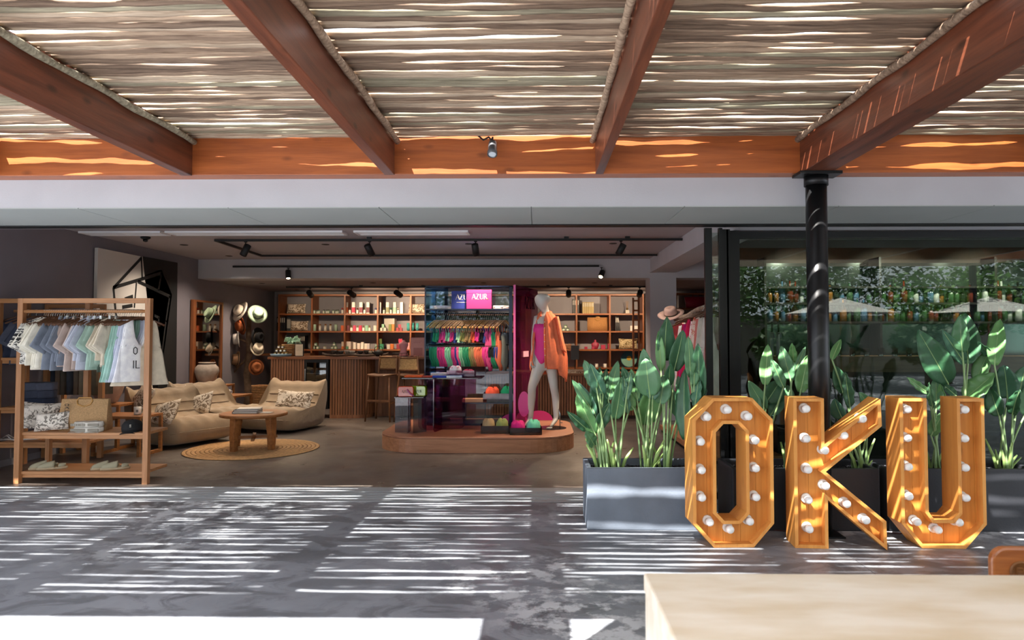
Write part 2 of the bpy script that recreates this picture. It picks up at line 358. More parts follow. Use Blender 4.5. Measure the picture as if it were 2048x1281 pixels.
MB().box(gx(1470), 12, GZ + .02, GZ + .09, .0, .07).build('sill', BLACK, w)
MB().box(gx(1470), gx(1470) + .055, GZ + .02, GZ + .09, .07, 2.30).build('frame', BLACK, w)
for x0, x1 in ((gx(1470) + .055, 4.62), (4.67, 8.3), (8.35, 12)):
    MB().box(x0, x1, GZ + .05, GZ + .062, .07, 2.30).build('pane', GL, w)
for x in (4.62, 8.3): MB().box(x, x + .05, GZ + .02, GZ + .09, .07, 2.3).build('mullion', BLACK, w)
# ================================================================== pergola
def glulam():
    m = wood('fascia_wood', 'b0602f', '8c4822', 'X', .42, .8, knots=.5, coat=.15)
    nt = m.node_tree; N = nt.nodes; L = nt.links; b = N['Principled BSDF']; src = b.inputs['Base Color'].links[0].from_socket
    tc = N.new('ShaderNodeTexCoord'); mp = N.new('ShaderNodeMapping'); mp.inputs['Rotation'].default_value = (R(90), 0, 0); L.new(tc.outputs['Object'], mp.inputs[0])
    br = N.new('ShaderNodeTexBrick'); br.offset = .37; br.inputs['Scale'].default_value = 1; br.inputs['Brick Width'].default_value = .12; br.inputs['Row Height'].default_value = .042; br.inputs['Mortar Size'].default_value = 0
    br.inputs['Color1'].default_value = (0, 0, 0, 1); br.inputs['Color2'].default_value = (1, 1, 1, 1); br.inputs['Bias'].default_value = .55; L.new(mp.outputs[0], br.inputs[0])
    r = N.new('ShaderNodeValToRGB'); r.color_ramp.elements[0].position = .1; r.color_ramp.elements[1].position = .4; r.color_ramp.elements[0].color = (.5, .42, .38, 1); L.new(br.outputs[0], r.inputs[0])
    x = N.new('ShaderNodeMix'); x.data_type = 'RGBA'; x.blend_type = 'MULTIPLY'; x.inputs['Factor'].default_value = .8; L.new(src, x.inputs['A']); L.new(r.outputs[0], x.inputs['B']); L.new(x.outputs['Result'], b.inputs['Base Color']); return m
FW = glulam()
tag(MB().box(-14, 14, 4.93, 5.068, 2.585, 2.87).build('fascia_beam', FW, bevel=.004), 'long orange-brown laminated timber beam fixed along the top of the white wall', 'beam')
tag(MB().box(-14, 14, 1.88, 2.03, 2.585, 2.87).build('edge_beam', FW, bevel=.004), 'orange-brown timber beam along the open outer edge of the pergola', 'beam')
BX = [(-7.0, -6.93), (-5.50, -5.43), (-4.06, -3.99), (-2.60, -2.52), (-1.105, -1.032), (.432, .49), (1.91, 2.12), (3.66, 3.73), (5.15, 5.22), (6.6, 6.67)]
BL = {3: 'brown timber rafter above the front clothes rack', 4: 'brown timber rafter running over the lounge chairs and past the slat counter', 5: 'slim brown timber rafter above the coral shirt on the mannequin', 6: 'thick brown timber rafter resting on the round black column', 2: 'brown timber rafter at the outer end, over the dark clothes', 7: 'slim brown timber rafter next after the thick one on the column'}
for i, (x0, x1) in enumerate(BX):
    o = MB().box(x0, x1, 2.03, 4.93, 2.580, 2.868).build('pergola_beam', BEAMW, bevel=.004)
    tag(o, BL.get(i, 'brown timber rafter of the pergola beyond the view, bay %s' % ORD[i]), 'beam', 'pergola rafters')
POLE = [wood('reed_pole_%d' % k, a, b_, 'X', .8, 2.6, knots=.8) for k, (a, b_) in enumerate((('c0a78e', '7a6350'), ('a48c76', '5c4738'), ('cdb9a2', '8d7862'), ('917a66', '4d3b2f'), ('ada48c', '6d6552')))]
def pole_mesh(L, seed):
    rr = random.Random(seed); n = 30; rg = []; ph = [rr.uniform(0, 6.3) for _ in range(8)]; bow = rr.uniform(-.013, .013)
    for i in range(n + 1):
        t = i / n; x = -L / 2 + L * t
        r = .0262 + .0046 * math.sin(t * 7 + ph[0]) + .0030 * math.sin(t * 19 + ph[1]) + .0014 * math.sin(t * 43 + ph[2])
        y = .0065 * math.sin(t * 5 + ph[3]) + .003 * math.sin(t * 13 + ph[4]) + bow * (1 - (2 * t - 1) ** 2)
        z = .003 * math.sin(t * 6 + ph[5])
        if i in (0, n): r *= .75
        rg.append([Vector((x, y + r * cy_, z + cz_ * (1 + .2 * math.sin(t * 31 + cy_ * 2 + ph[6])))) for cy_, cz_ in ((1, 0), (.72, .009), (-.72, .009), (-1, 0), (-.72, -.0085), (0, -.0105), (.72, -.0085))])
    return MB().rings(rg)
PM = [pole_mesh(1.0, k).mesh('pole') for k in range(18)]
for m_i, me in enumerate(PM): me.materials.append(POLE[m_i % 5])
bays = list(zip(BX[:-1], BX[1:])); Y0, Y1, SP = 2.86, 5.03, .0505
BAYL = {2: 'natural reed pole panel between the rafters over the dark clothes', 3: 'natural reed pole panel over the clothes rack and coffee table', 4: 'natural reed pole panel in the middle, with the round beam camera lamp below', 5: 'natural reed pole panel before the thick rafter, over the planter', 6: 'natural reed pole panel past the black column'}
rr = random.Random(11)
for bi, (a, b_) in enumerate(bays):
    x0, x1 = a[1], b_[0]; L = x1 - x0 + .02; cx = (x0 + x1) / 2
    t = thing('reed_canopy', BAYL.get(bi, 'natural reed pole panel beyond the view, bay %s' % ORD[bi]), 'canopy', (cx, 0, 2.868), 0, 'reed panels of the pergola roof')
    far = MB(); y = 1.95
    while y < Y1:
        k = rr.randrange(18); dy = rr.gauss(0, .0045); ang = rr.gauss(0, .006)
        if bi in BAYL and y > Y0:
            o = put(PM[k], 'pole', None, t, (0, y + dy, rr.uniform(-.004, .004))); o.scale = (L * rr.choice((1, -1)), 1, 1); o.rotation_euler = (0, 0, ang)
        else:
            M = Matrix.Translation((0, y + dy, 0)) @ Matrix.Diagonal((L, 1, 1, 1))
            me = PM[k]; far.add([M @ v.co for v in me.vertices], [tuple(p.vertices) for p in me.polygons], True)
        y += SP * rr.uniform(.9, 1.12)
    if far.v: tag(far.build('poles', POLE[bi % 3], t), kind='stuff')
    for s, x in ((1, x0 + .024), (-1, x1 - .024)):
        pts = [Vector((x - cx + .005 * math.sin(yy * 5 + bi), 2.04 + yy * (4.895 - 2.04), -.045 + .006 * math.sin(yy * 23))) for yy in (i / 24 for i in range(25))]
        MB().tube(pts, [.021 + .003 * math.sin(i * 1.7 + bi) for i in range(25)], 8).build('side_pole', POLE[(bi + 1) % 5], t)
tag(MB().box(-1.42, -1.0, 1.50, 1.875, 2.80, 2.86).build('shadow_notch_plate', BLACK, bevel=.004), 'added unseen black plate at the outer pergola beam, casting a shadow notch', 'bracket')  # added out-of-view box that casts the dark notch on the near floor
# added out-of-view awning, outline cut to shade the stone table and near floor
t = thing('added_awning', 'added unseen beige awning behind the viewer, shading the stone table', 'awning', (0, 0, 0)); AW = mat('added_awning_cloth', 'c9b79c', .9)
MB().rings([[Vector((x, y, z)) for x, y in ((-.80, 1.70), (9.5, 1.86), (9.5, -2.4), (-3.0, -2.4), (-2.2, -.2))] for z in (2.93, 2.945)], smooth=False).build('cloth_panel', AW, t)
for x, y in ((-2.9, -2.3), (3, -2.3), (9.4, -2.3)): MB().box(x - .05, x + .05, y - .05, y + .05, 0, 2.93).build('post', BLACK, t)
# column
c = at(1637, 700, 4.93); t = thing('column', 'round black steel column carrying the thick rafter behind the letter K', 'column', (c.x, 4.93, 0))
MB().lathe([(.073, .012), (.073, 2.557)], n=28).build('shaft', BLACK, t); MB().box(-.15, .15, -.10, .06, 2.557, 2.58).build('top_plate', BLACK, t, bevel=.003); MB().box(-.12, .12, -.12, .12, 0, .012).build('base_plate', BLACK, t); MB().lathe([(.083, 2.49), (.083, 2.557)], n=28).build('collar', BLACK, t)
# camera-like lamp on fascia
c = at(985, 296, 4.84); t = thing('beam_lamp', 'small grey round lamp fixed under the reed poles on the orange fascia beam', 'lamp', c)
M = Matrix.Rotation(R(28), 4, 'X')
MB().lathe([(.028, .05), (.031, .03), (.031, -.03), (.036, -.035), (.036, -.065), (.029, -.065), (.026, -.055)], n=18).build('housing', mat('grey_metal', '5e6064', .4, metal=.6), t, rot=(R(-28), 0, 0))
MB().lathe([(.027, -.057), (.027, -.060)], n=16).build('lens', mat('lamp_lens', 'c9d2dc', .1, spec=.8), t, rot=(R(-28), 0, 0))
MB().tube([(0, .0, .05), (.0, .03, .085), (-.02, .07, .07), (-.02, .085, .05)], .006, 6).build('bracket', BLACKM, t)
MB().tube([(0, .02, .05), (-.03, .04, .09), (-.07, .06, .075), (-.11, .07, .11)], .007, 6).build('cable', BLACKM, t)
# ================================================================== marquee letters
def offset(poly, d):
    n = len(poly); out = []
    A = sum(poly[i][0] * poly[(i + 1) % n][1] - poly[(i + 1) % n][0] * poly[i][1] for i in range(n))
    sg = 1 if A > 0 else -1
    for i in range(n):
        p0, p1, p2 = Vector(poly[i - 1]), Vector(poly[i]), Vector(poly[(i + 1) % n])
        e1 = (p1 - p0).normalized(); e2 = (p2 - p1).normalized()
        n1 = Vector((-e1.y, e1.x)) * sg; n2 = Vector((-e2.y, e2.x)) * sg
        b = (n1 + n2); b = b / max(.15, b.dot(n1)) if b.length > 1e-6 else n1
        if b.length > 2.2: b = b.normalized() * 2.2
        out.append(tuple(p1 + b * d))
    return out
bulb_root = MB().lathe([(.0, .0), (.034, .0), (.034, -.012), (.027, -.016)], n=20)
def rotY(mb):   # lathe axis z -> -y (towards the viewer)
    mb.v = [(x, z, -y) for x, y, z in mb.v]; return mb
collar_me = rotY(MB().lathe([(.0, .002), (.030, .002), (.030, -.008), (.026, -.011), (.021, -.011)], n=20)).mesh('bulb')
socket_me = rotY(MB().lathe([(.016, -.010), (.016, -.027), (.014, -.029)], n=14)).mesh('socket')
globe_me = rotY(MB().lathe([(.013, -.026), (.019, -.034), (.0235, -.046), (.0235, -.056), (.020, -.066), (.012, -.073), (.003, -.075)], n=18)).mesh('globe')
collar_me.materials.append(mat('porcelain', 'e8e6e2', .35)); socket_me.materials.append(mat('socket_white', 'cfcdc8', .5)); globe_me.materials.append(mat('frosted_globe', 'f2f2f0', .3, spec=.6))
def letter(label, outer, hole, bulbs, px0, px1, rz, Yf, H, depth=.2, faces=None):
    """outer/hole in metres, origin at bottom-left of the front face"""
    p = atz(px0, 1097, 0); org = Vector((p.x, p.y, 0))
    t = thing('marquee_letter', label, 'letter', org, rz, 'wooden marquee letters in front of the planters')
    d, rec = .022, .07
    loops = [(outer, offset(outer, d))] + ([(hole, offset(hole, -d))] if hole else [])
    for lo, li in loops:
        n = len(lo)
        for i in range(n):
            j = (i + 1) % n; q = [lo[i], lo[j], li[j], li[i]]
            MB().prism(q, 0, depth).build('side_board', PINER, t, bevel=.0015)
    # planked back: cut the panel into boards
    bm = bmesh.new()
    if hole:
        ov = [bm.verts.new((x, rec, z)) for x, z in loops[0][1]]; hv = [bm.verts.new((x, rec, z)) for x, z in loops[1][1]]
        n = len(ov)
        for i in range(n): bm.faces.new((ov[i], ov[(i + 1) % n], hv[(i + 1) % n], hv[i]))
    else:
        vs = [bm.verts.new((x, rec, z)) for x, z in loops[0][1]]; bm.faces.new(vs)
    bm.normal_update(); bmesh.ops.triangulate(bm, faces=bm.faces)
    W = max(x for x, z in outer); x = 0; rnd = random.Random(px0)
    while x < W - .01:
        w = min(rnd.uniform(.085, .12), W - x)
        b2 = bm.copy()
        for co, no in ((x + .0008, 1), (x + w - .0008, -1)):
            bmesh.ops.bisect_plane(b2, geom=b2.verts[:] + b2.edges[:] + b2.faces[:], plane_co=(co, 0, 0), plane_no=(no, 0, 0), clear_inner=True)
        left = set(b2.faces)
        while left:
            st = [left.pop()]; isl = list(st)
            while st:
                f_ = st.pop()
                for e_ in f_.edges:
                    for g_ in e_.link_faces:
                        if g_ in left: left.discard(g_); st.append(g_); isl.append(g_)
            b3 = bmesh.new(); vm = {}
            for f_ in isl:
                b3.faces.new([vm.setdefault(v_, None) or vm.__setitem__(v_, b3.verts.new(v_.co)) or vm[v_] for v_ in f_.verts])
            r = bmesh.ops.extrude_face_region(b3, geom=b3.faces[:])
            bmesh.ops.translate(b3, verts=[v for v in r['geom'] if isinstance(v, bmesh.types.BMVert)], vec=(0, .012, 0))
            bmesh.ops.recalc_face_normals(b3, faces=b3.faces)
            me = bpy.data.meshes.new('plank'); b3.to_mesh(me); b3.free(); put(me, 'plank', PINE, t)
        b2.free(); x += w
    bm.free()
    for bx, bz in bulbs:
        c = put(collar_me, 'bulb', None, t, (bx + .010, rec, bz)); c.scale = (1.14, 1.14, 1.14); put(socket_me, 'socket', None, c); put(globe_me, 'globe', None, c)
    return t
S = .99
def oct_(x0, x1, z0, z1, cx, cz0, cz1): return [(x0 + cx, z1), (x1 - cx, z1), (x1, z1 - cz1), (x1, z0 + cz0), (x1 - cx, z0), (x0 + cx, z0), (x0, z0 + cz0), (x0, z1 - cz1)]
WO = .545
ob = [(910, 488), (1022, 525), (1060, 655), (1060, 805), (1060, 960), (1024, 1090), (916, 1132), (806, 1092), (765, 960), (765, 813), (762, 660), (798, 527)]
letter('wooden marquee letter O, eight-sided, with twelve round white bulbs', oct_(0, WO, 0, S, .138, .155, .145), oct_(WO * .29, WO * .66, S * .178, S * .825, .052, .055, .055),
       [((x - 722) / 440 * WO, S - (y - 424) / 802 * S) for x, y in ob], 1387, 1552, R(3.0), 4.5, S)
sc = S / 738
def kz(l): return [(x * sc, S - y * sc) for x, y in l]
letter('wooden marquee letter K with eleven round white bulbs, before the black column', kz([(0, 0), (148, 0), (148, 228), (418, 0), (422, 134), (152, 362), (435, 598), (437, 738), (160, 500), (160, 738), (0, 738)]), None,
       [((x - 278) * sc, S - (y - 492) * sc) for x, y in [(335, 545), (335, 693), (340, 845), (340, 995), (342, 1138), (422, 750), (515, 675), (604, 592), (423, 925), (522, 1010), (612, 1088)]], 1590.5, 1767, R(-4), 4.5, S)
letter('wooden marquee letter U with eleven round white bulbs, at the end of the word', kz([(0, 0), (132, 0), (132, 560), (158, 598), (246, 598), (276, 562), (276, 0), (408, 0), (408, 618), (306, 738), (96, 738), (0, 618)]), None,
       [((x - 806) * sc, S - (y - 492) * sc) for x, y in [(840, 548), (838, 690), (840, 832), (840, 978), (876, 1103), (976, 1141), (1078, 1103), (1117, 548), (1113, 690), (1113, 834), (1113, 982)]], 1804.5, 1970, R(-2), 4.5, S)
# thin cable on floor behind the letters
tag(MB().tube([atz(x, y, .006) for x, y in ((1465, 1062), (1520, 1058), (1580, 1064), (1680, 1058), (1750, 1064), (1800, 1068), (1880, 1060))], .004, 6).build('power_cord', mat('cord_red', '5a3330', .6)), 'thin dark red power cord on the floor behind the letters', 'cord')
# ================================================================== planters
PLM = mat('planter_stone', '6a7380', .55, vary=.12, scale=4, bump=.12, bscale=70)
PLD = mat('planter_dark', '2e3036', .55, vary=.1, scale=4, bump=.1, bscale=70)
def planter(label, xa, xb, m, yf=5.0, D=.42, H=.447):
    t = thing('planter', label, 'planter', ((xa + xb) / 2, yf + D / 2, 0), 0, 'rectangular stone planters by the glass'); w = (xb - xa) / 2; d = D / 2; e = .035
    mb = MB(); mb.box(-w, w, -d, -d + e, 0, H); mb.box(-w, w, d - e, d, 0, H); mb.box(-w, -w + e, -d + e, d - e, 0, H); mb.box(w - e, w, -d + e, d - e, 0, H); mb.box(-w + e, w - e, -d + e, d - e, 0, .05)
    mb.build('trough', m, t, bevel=.006)
    g = MB(); rnd = random.Random(int(w * 1000)); g.box(-w + e, w - e, -d + e, d - e, .05, H - .055)
    for k in range(900):
        x, y = rnd.uniform(-w + e + .01, w - e - .01), rnd.uniform(-d + e + .01, d - e - .01); s = rnd.uniform(.006, .013)
        M = Matrix.Translation((x, y, H - .052)) @ Euler((rnd.random() * 3, rnd.random() * 3, 0)).to_matrix().to_4x4()
        g.cbox((0, 0, 0), (s * 1.5, s, s), M)
    tag(g.build('gravel', mat('black_gravel', '2c2c30', .7, vary=.5, scale=40), t), kind='stuff'); return t
def fx(px, Y=5.0): return at(px, 990, Y).x
planter('grey stone planter with the fullest plants, beside the shop opening', fx(1174), fx(1414), PLM)
planter('dark stone planter standing behind the letter K', fx(1466), fx(1760), PLD)
planter('long dark stone planter standing behind the letter U', fx(1778), fx(2085), PLD)
# ---------------------------------------------------------------- strelitzia plants
LG = [mat('leaf_green_%d' % k, c, .42, spec=.45, vary=.18, scale=6, bump=.25, bscale=30, stretch=(1, 1, 1)) for k, c in enumerate(('4a7550', '58855e', '386344', '64945a', '446e56'))]
STM = mat('leaf_stem', '8fae76', .5, vary=.15, scale=8)
def leaf(plant, org, root, base, tip, width, Y, rnd, mi=None, lean=0.0):
    """one blade with a folded midrib and a long stalk; positions in world, stored relative to the plant"""
    B = at(base[0], base[1], Y + rnd.uniform(-.06, .06)) - org
    dY = rnd.uniform(-.10, .08)
    T = at(tip[0], tip[1], max(4.9, Y + dY + lean)) - org
    Rt = Vector(root) - org
    ax = T - B; L = ax.length; axn = ax.normalized(); W = width / 2 / FPX * Y
    view = (B + org - Vector((0, 0, CAMZ))).normalized()
    side = axn.cross(view).normalized(); ang = rnd.uniform(-.5, .5); side = Matrix.Rotation(ang, 3, axn) @ side; nrm = side.cross(axn).normalized()
    if nrm.dot(view) > 0: nrm = -nrm
    side = side / max(.6, math.cos(ang)); W *= 1.28
    bow = rnd.uniform(-.05, .06) * L; fold = rnd.uniform(.15, .5); wav = rnd.uniform(0, .012); ph = rnd.uniform(0, 6)
    def fn(u, v):
        s = v * 2 - 1; w = W * (math.sin(PI * min(1, u * .93 + .045) ** .78) ** .8) if u < .999 else W * .02
        return B + ax * u + side * (s * w) + nrm * (bow * math.sin(PI * u) + abs(s) * w * fold + wav * math.sin(u * 22 + ph + s * 2) * abs(s))
    mb = MB().grid(fn, 14, 6); o = mb.build('leaf', LG[mi if mi is not None else rnd.randrange(5)], plant)
    sol = o.modifiers.new('thick', 'SOLIDIFY'); sol.thickness = .0016
    # stalk and midrib in one tube
    mid = Rt.lerp(B, .55) + Vector((B.x - Rt.x, 0, 0)) * -.12
    pts = [Rt, Rt.lerp(mid, .5), mid, mid.lerp(B, .5), B] + [fn(u, .5) - nrm * -.001 for u in (.15, .35, .55, .75, .93)]
    pts = [Rt] + [Vector((1 - q) ** 2 * Rt + 2 * q * (1 - q) * mid + q * q * B) for q in (.2, .4, .6, .8, 1)] + [fn(u, .5) for u in (.15, .35, .55, .75, .93)]
    MB().tube(pts, [.010, .009, .008, .0075, .007, .006, .004, .0036, .003, .0022, .0014], 6).build('stalk', STM, plant)
def plant(label, rootpx, leaves, Y=5.21, stubs=3):
    r = at(rootpx, 930, Y); org = Vector((r.x, Y, .394)); t = thing('potted_plant', label, 'plant', org, 0, 'broad-leaved plants in the stone planters')
    rnd = random.Random(int(rootpx))
    for l in leaves:
        tip, base, w = l[0], l[1], l[2]; mi = l[3] if len(l) > 3 else None
        leaf(t, org, (org.x + rnd.uniform(-.045, .045), Y + rnd.uniform(-.06, .06), .39), base, tip, w, Y + rnd.uniform(-.05, .05), rnd, mi)
    for k in range(stubs):
        a = rnd.uniform(0, 6.3); r0 = Vector((math.cos(a) * .04, math.sin(a) * .04, -.01)); h = rnd.uniform(.1, .26)
        MB().tube([r0, r0 + Vector((math.cos(a) * .03, math.sin(a) * .03, h * .5)), r0 + Vector((math.cos(a) * .09, math.sin(a) * .06, h))], [.014, .013, .006], 7, flat=.5).build('cut_stalk', mat('stalk_pale', '9dbd6f', .5, vary=.2, scale=12), t)
T_ = lambda *a: a
plant('lowest leafy plant at the shop-side end of the first grey planter', 1206, [((1153, 790), (1190, 868), 24, 3), ((1134, 823), (1178, 862), 15), ((1144, 760), (1180, 815), 15), ((1168, 720), (1193, 778), 18), ((1188, 751), (1203, 827), 27), ((1180, 727), (1206, 790), 22), ((1213, 737), (1205, 800), 14), ((1220, 806), (1196, 858), 20), ((1170, 862), (1189, 892), 18), ((1157, 766), (1192, 832), 20), ((1200, 735), (1200, 790), 14)], stubs=5)
plant('slender plant with three upright leaves, second in the first grey planter', 1232, [((1243, 755), (1231, 838), 24), ((1236, 722), (1217, 800), 20, 1), ((1247, 752), (1256, 828), 12), ((1262, 742), (1252, 800), 14)], stubs=3)
plant('full plant with broad drooping leaf, middle of the first grey planter', 1294, [((1222, 768), (1268, 818), 26), ((1287, 697), (1300, 770), 24), ((1291, 717), (1300, 792), 40, 1), ((1308, 764), (1289, 850), 34, 3), ((1330, 750), (1320, 808), 28), ((1284, 745), (1275, 803), 18), ((1244, 733), (1268, 790), 18), ((1346, 733), (1330, 790), 12), ((1262, 738), (1275, 800), 16), ((1310, 745), (1305, 800), 22)], stubs=7)
plant('tall plant with two large paddle leaves before the white pier', 1330, [((1334, 634), (1330, 722), 27, 2), ((1366, 660), (1348, 742), 27), ((1317, 662), (1322, 742), 15), ((1341, 728), (1338, 772), 16), ((1338, 775), (1361, 834), 24), ((1356, 752), (1366, 800), 16)], stubs=2)
plant('tall narrow-leaved plant partly behind the letter O', 1384, [((1376, 672), (1381, 755), 17), ((1396, 687), (1398, 800), 26), ((1392, 700), (1388, 772), 15), ((1370, 738), (1372, 880), 24), ((1398, 748), (1390, 812), 16), ((1406, 760), (1401, 805), 18)], stubs=2)
plant('plant with crossed leaves between the letters O and K', 1515, [((1536, 689), (1530, 770), 21), ((1542, 718), (1567, 775), 17), ((1562, 760), (1533, 804), 32, 2), ((1497, 762), (1531, 820), 22), ((1571, 780), (1541, 832), 22), ((1505, 770), (1517, 830), 16)], stubs=2)
plant('plant with upright folded leaves directly behind the letter K', 1580, [((1563, 693), (1581, 760), 22, 1), ((1584, 687), (1587, 725), 12), ((1611, 694), (1582, 762), 14, 1), ((1616, 710), (1601, 785), 24, 3), ((1575, 770), (1578, 810), 18)], stubs=1)
plant('plant with dark leaves past the black column, behind the arms of the letter K', 1721, [((1682, 679), (1664, 720), 12), ((1670, 732), (1688, 787), 22, 2), ((1669, 798), (1685, 838), 22), ((1718, 785), (1751, 825), 18), ((1690, 745), (1700, 815), 16, 2), ((1740, 790), (1735, 850), 14)], stubs=5)
plant('low bright-leaved plant inside the letter U', 1872, [((1872, 755), (1872, 820), 22), ((1814, 755), (1857, 787), 12), ((1887, 826), (1862, 872), 20, 3), ((1880, 768), (1886, 822), 14, 3), ((1858, 765), (1866, 815), 10)], stubs=2)
plant('big plant with the tallest striped leaves above the letter U', 1930, [((1836, 661), (1896, 767), 42, 2), ((1931, 627), (1936, 728), 37, 2), ((1921, 630), (1925, 705), 24), ((1884, 660), (1930, 728), 20), ((1955, 684), (1984, 714), 14), ((1981, 697), (1952, 762), 22), ((1989, 747), (1931, 797), 30), ((1884, 768), (1912, 792), 12)], stubs=3)
plant('tall plant beside the letter U, in the long dark planter', 2008, [((2000, 639), (1989, 731), 24), ((2008, 731), (2015, 797), 36), ((2052, 732), (2038, 792), 30), ((1980, 777), (1998, 832), 26, 2), ((2040, 780), (2025, 830), 18), ((2056, 770), (2050, 830), 22)], stubs=7)
# ================================================================== garments (local: hook top at origin, hanging down -Z, width along X)
HW = mat('hanger_dark_wood', '5a3a25', .5); HWL = wood('hanger_pale_wood', 'e0b27a', 'c8935a', 'X', .4, 2); WIRE = mat('hook_wire', 'b9b9b4', .3, metal=.9)
def hanger_meshes(w=.2, pale=False, k_=1.0):
    z0 = -.075
    bar = MB().tube([(-w, 0, z0 - .075), (-w * .75, 0, z0 - .052), (-w * .4, 0, z0 - .02), (-.02, 0, z0), (.02, 0, z0), (w * .4, 0, z0 - .02), (w * .75, 0, z0 - .052), (w, 0, z0 - .075)], [q * k_ for q in (.012, .011, .010, .011, .011, .010, .011, .012)], 6).mesh('hanger')
    hk = MB().tube([(0, 0, z0), (0, 0, -.045), (.012, 0, -.03), (.018, 0, -.012), (.008, 0, 0.002), (-.008, 0, .002), (-.016, 0, -.01)], .0022, 5).mesh('hook')
    bar.materials.append(HWL if pale else HW); hk.materials.append(WIRE); return bar, hk
HB, HK = hanger_meshes(); HBL, HKL = hanger_meshes(.17, True, .72)
def garment_ring(z, w, th, ph, rip, n=22, k=7, off=0):
    r = []
    for i in range(n):
        a = 2 * PI * i / n; x = w * math.cos(a); y = th * math.sin(a) * (1 + .25 * math.sin(i * 2.1 + ph)) + rip * math.sin(x * 55 + ph) + rip * .6 * math.sin(x * 23 + ph * 2)
        r.append(Vector((x + off, y, z)))
    return r
def shirt_mesh(L=.6, ww=.22, seed=1, neck=.07):
    ph = seed * 1.7; rows = [(-.085, neck, .006), (-.10, .10, .010), (-.125, .155, .014), (-.155, .195, .016), (-.2, .20, .018), (-.3, .205, .018), (-.42, .21, .018), (-L * .85, ww, .019), (-L, ww * 1.03, .02), (-L - .004, ww, .014)]
    m = MB().rings([garment_ring(z, w, t, ph, .006 * min(1, max(0, (-z - .1) * 3))) for z, w, t in rows])
    return m
def sleeve_mesh(sd, L=.24, seed=1, wide=.085):
    rg = []; 
    for k in range(7):
        t = k / 6; c = Vector((sd * (.165 + .10 * t), .004 * math.sin(seed + k), -.165 - L * t)); w = wide * (.75 + .25 * t); th = .012 + .004 * math.sin(k + seed)
        ax = Vector((math.cos(.55), 0, sd * math.sin(.55)))
        rg.append([c + ax * w * math.cos(a) + Vector((0, th * math.sin(a) + .004 * math.sin(a * 3 + seed), 0)) for a in (2 * PI * i / 12 for i in range(12))])
    return MB().rings(rg)
def tank_mesh(L=.66, seed=1):
    ph = seed * 1.3; m = MB(); rows = []
    for z, w in ((-.335, .165), (-.36, .178), (-.40, .19), (-.5, .208), (-.62, .23), (-L - .08, .25), (-L - .084, .24)): rows.append(garment_ring(z, w, .011 if z > -.35 else .015, ph, .004 if z > -.45 else .008))
    m.rings(rows)
    for sd in (-1, 1):   # shoulder straps widening into the chest
        rg = []
        for z, c, w in ((-.10, .095, .03), (-.14, .10, .036), (-.2, .105, .045), (-.27, .10, .06), (-.33, .092, .08), (-.37, .088, .09)):
            rg.append([Vector((sd * c + w * math.cos(a), .010 * math.sin(a) + .004 * math.sin(z * 40 + ph), z)) for a in (2 * PI * i / 12 for i in range(12))])
        m.rings(rg)
    return m
def pants_mesh(L=.9, seed=1):
    ph = seed; m = MB().rings([garment_ring(z, w, t, ph, .004) for z, w, t in ((-.09, .10, .014), (-.12, .105, .018), (-.25, .125, .02), (-.32, .13, .02))])
    for sd in (-1, 1): m.rings([garment_ring(z, w, .016, ph + sd, .004, off=sd * .062) for z, w in ((-.30, .066), (-.5, .062), (-.7, .058), (-L, .056))])
    return m
SH = [shirt_mesh(.58, .22, s).mesh('fabric_body') for s in range(5)]; SL = [[sleeve_mesh(sd, .22, s).mesh('sleeve') for sd in (-1, 1)] for s in range(4)]
TK = [tank_mesh(.60, s).mesh('fabric_body') for s in range(3)]; PT = [pants_mesh(.95, s).mesh('fabric_body') for s in range(3)]; SHO = [pants_mesh(.55, s + 5).mesh('fabric_body') for s in range(2)]
CLIP = MB().box(-.09, -.07, -.012, .012, -.11, -.06).box(.07, .09, -.012, .012, -.11, -.06).mesh('clips'); CLIP.materials.append(WIRE)
for l in (SH, TK, PT, SHO, *SL):
    for me in l: me.materials.append(mat('cloth_base', 'cccccc', .9))
def garment(kind, colm, loc, rz, label, cat, group, seed=0, sx=1.0, sz=1.0, hang=(None, None)):
    name = {'shirt': 'hanging_shirt', 'tank': 'hanging_tank_top', 'pants': 'hanging_trousers', 'shorts': 'hanging_shorts'}[kind]
    t = thing(name, label, cat, loc, rz, group)
    lib = {'shirt': SH, 'tank': TK, 'pants': PT, 'shorts': SHO}[kind]
    b = put(lib[seed % len(lib)], 'fabric_body', None, t); recolor(b, colm); b.scale = (sx, 1, sz)
    if kind == 'shirt':
        for me in SL[seed % 4]:
            s_ = put(me, 'sleeve', None, t); recolor(s_, colm); s_.scale = (sx, 1, 1)
    h = put(hang[0] or HB, 'hanger', None, t); put(hang[1] or HK, 'hook', None, h)
    if kind in ('pants', 'shorts'): put(CLIP, 'clips', None, h)
    return t
# ================================================================== clothes racks
def post_rack(label, x0, x1, y0, y1, H, shelves, name='clothes_rack', rail_y=None, rear_h=.95, group='oak clothes racks'):
    w = x1 - x0; t = thing(name, label, 'rack', (x0, y0, 0), 0, group); s = .052
    for x in (0, w - s): MB().box(x, x + s, 0, s, 0, H).build('post', OAKZ, t, bevel=.003)
    MB().box(0 + s, w - s, .0, s, H - s * .9, H).build('top_bar', OAK, t, bevel=.003)
    ry = rail_y if rail_y is not None else .026
    MB().tube([(s, ry, H - .125), (w - s, ry, H - .125)], .016, 10).build('hanging_rail', OAK, t)
    D = y1 - y0
    for x in (0.005,): MB().box(x, x + s * .8, D - s, D, 0, rear_h).build('rear_post', OAKZ, t, bevel=.003)
    for zt in shelves:
        MB().box(s, w - s, .03, D - .01, zt - .028, zt).build('shelf', OAK, t, bevel=.003); MB().box(s, w - s, .05, .075, zt - .062, zt - .028).build('shelf_rail', OAK, t)
    return t
YR = 6.46
xl = at(30, 800, YR).x; xr = at(297, 800, YR).x
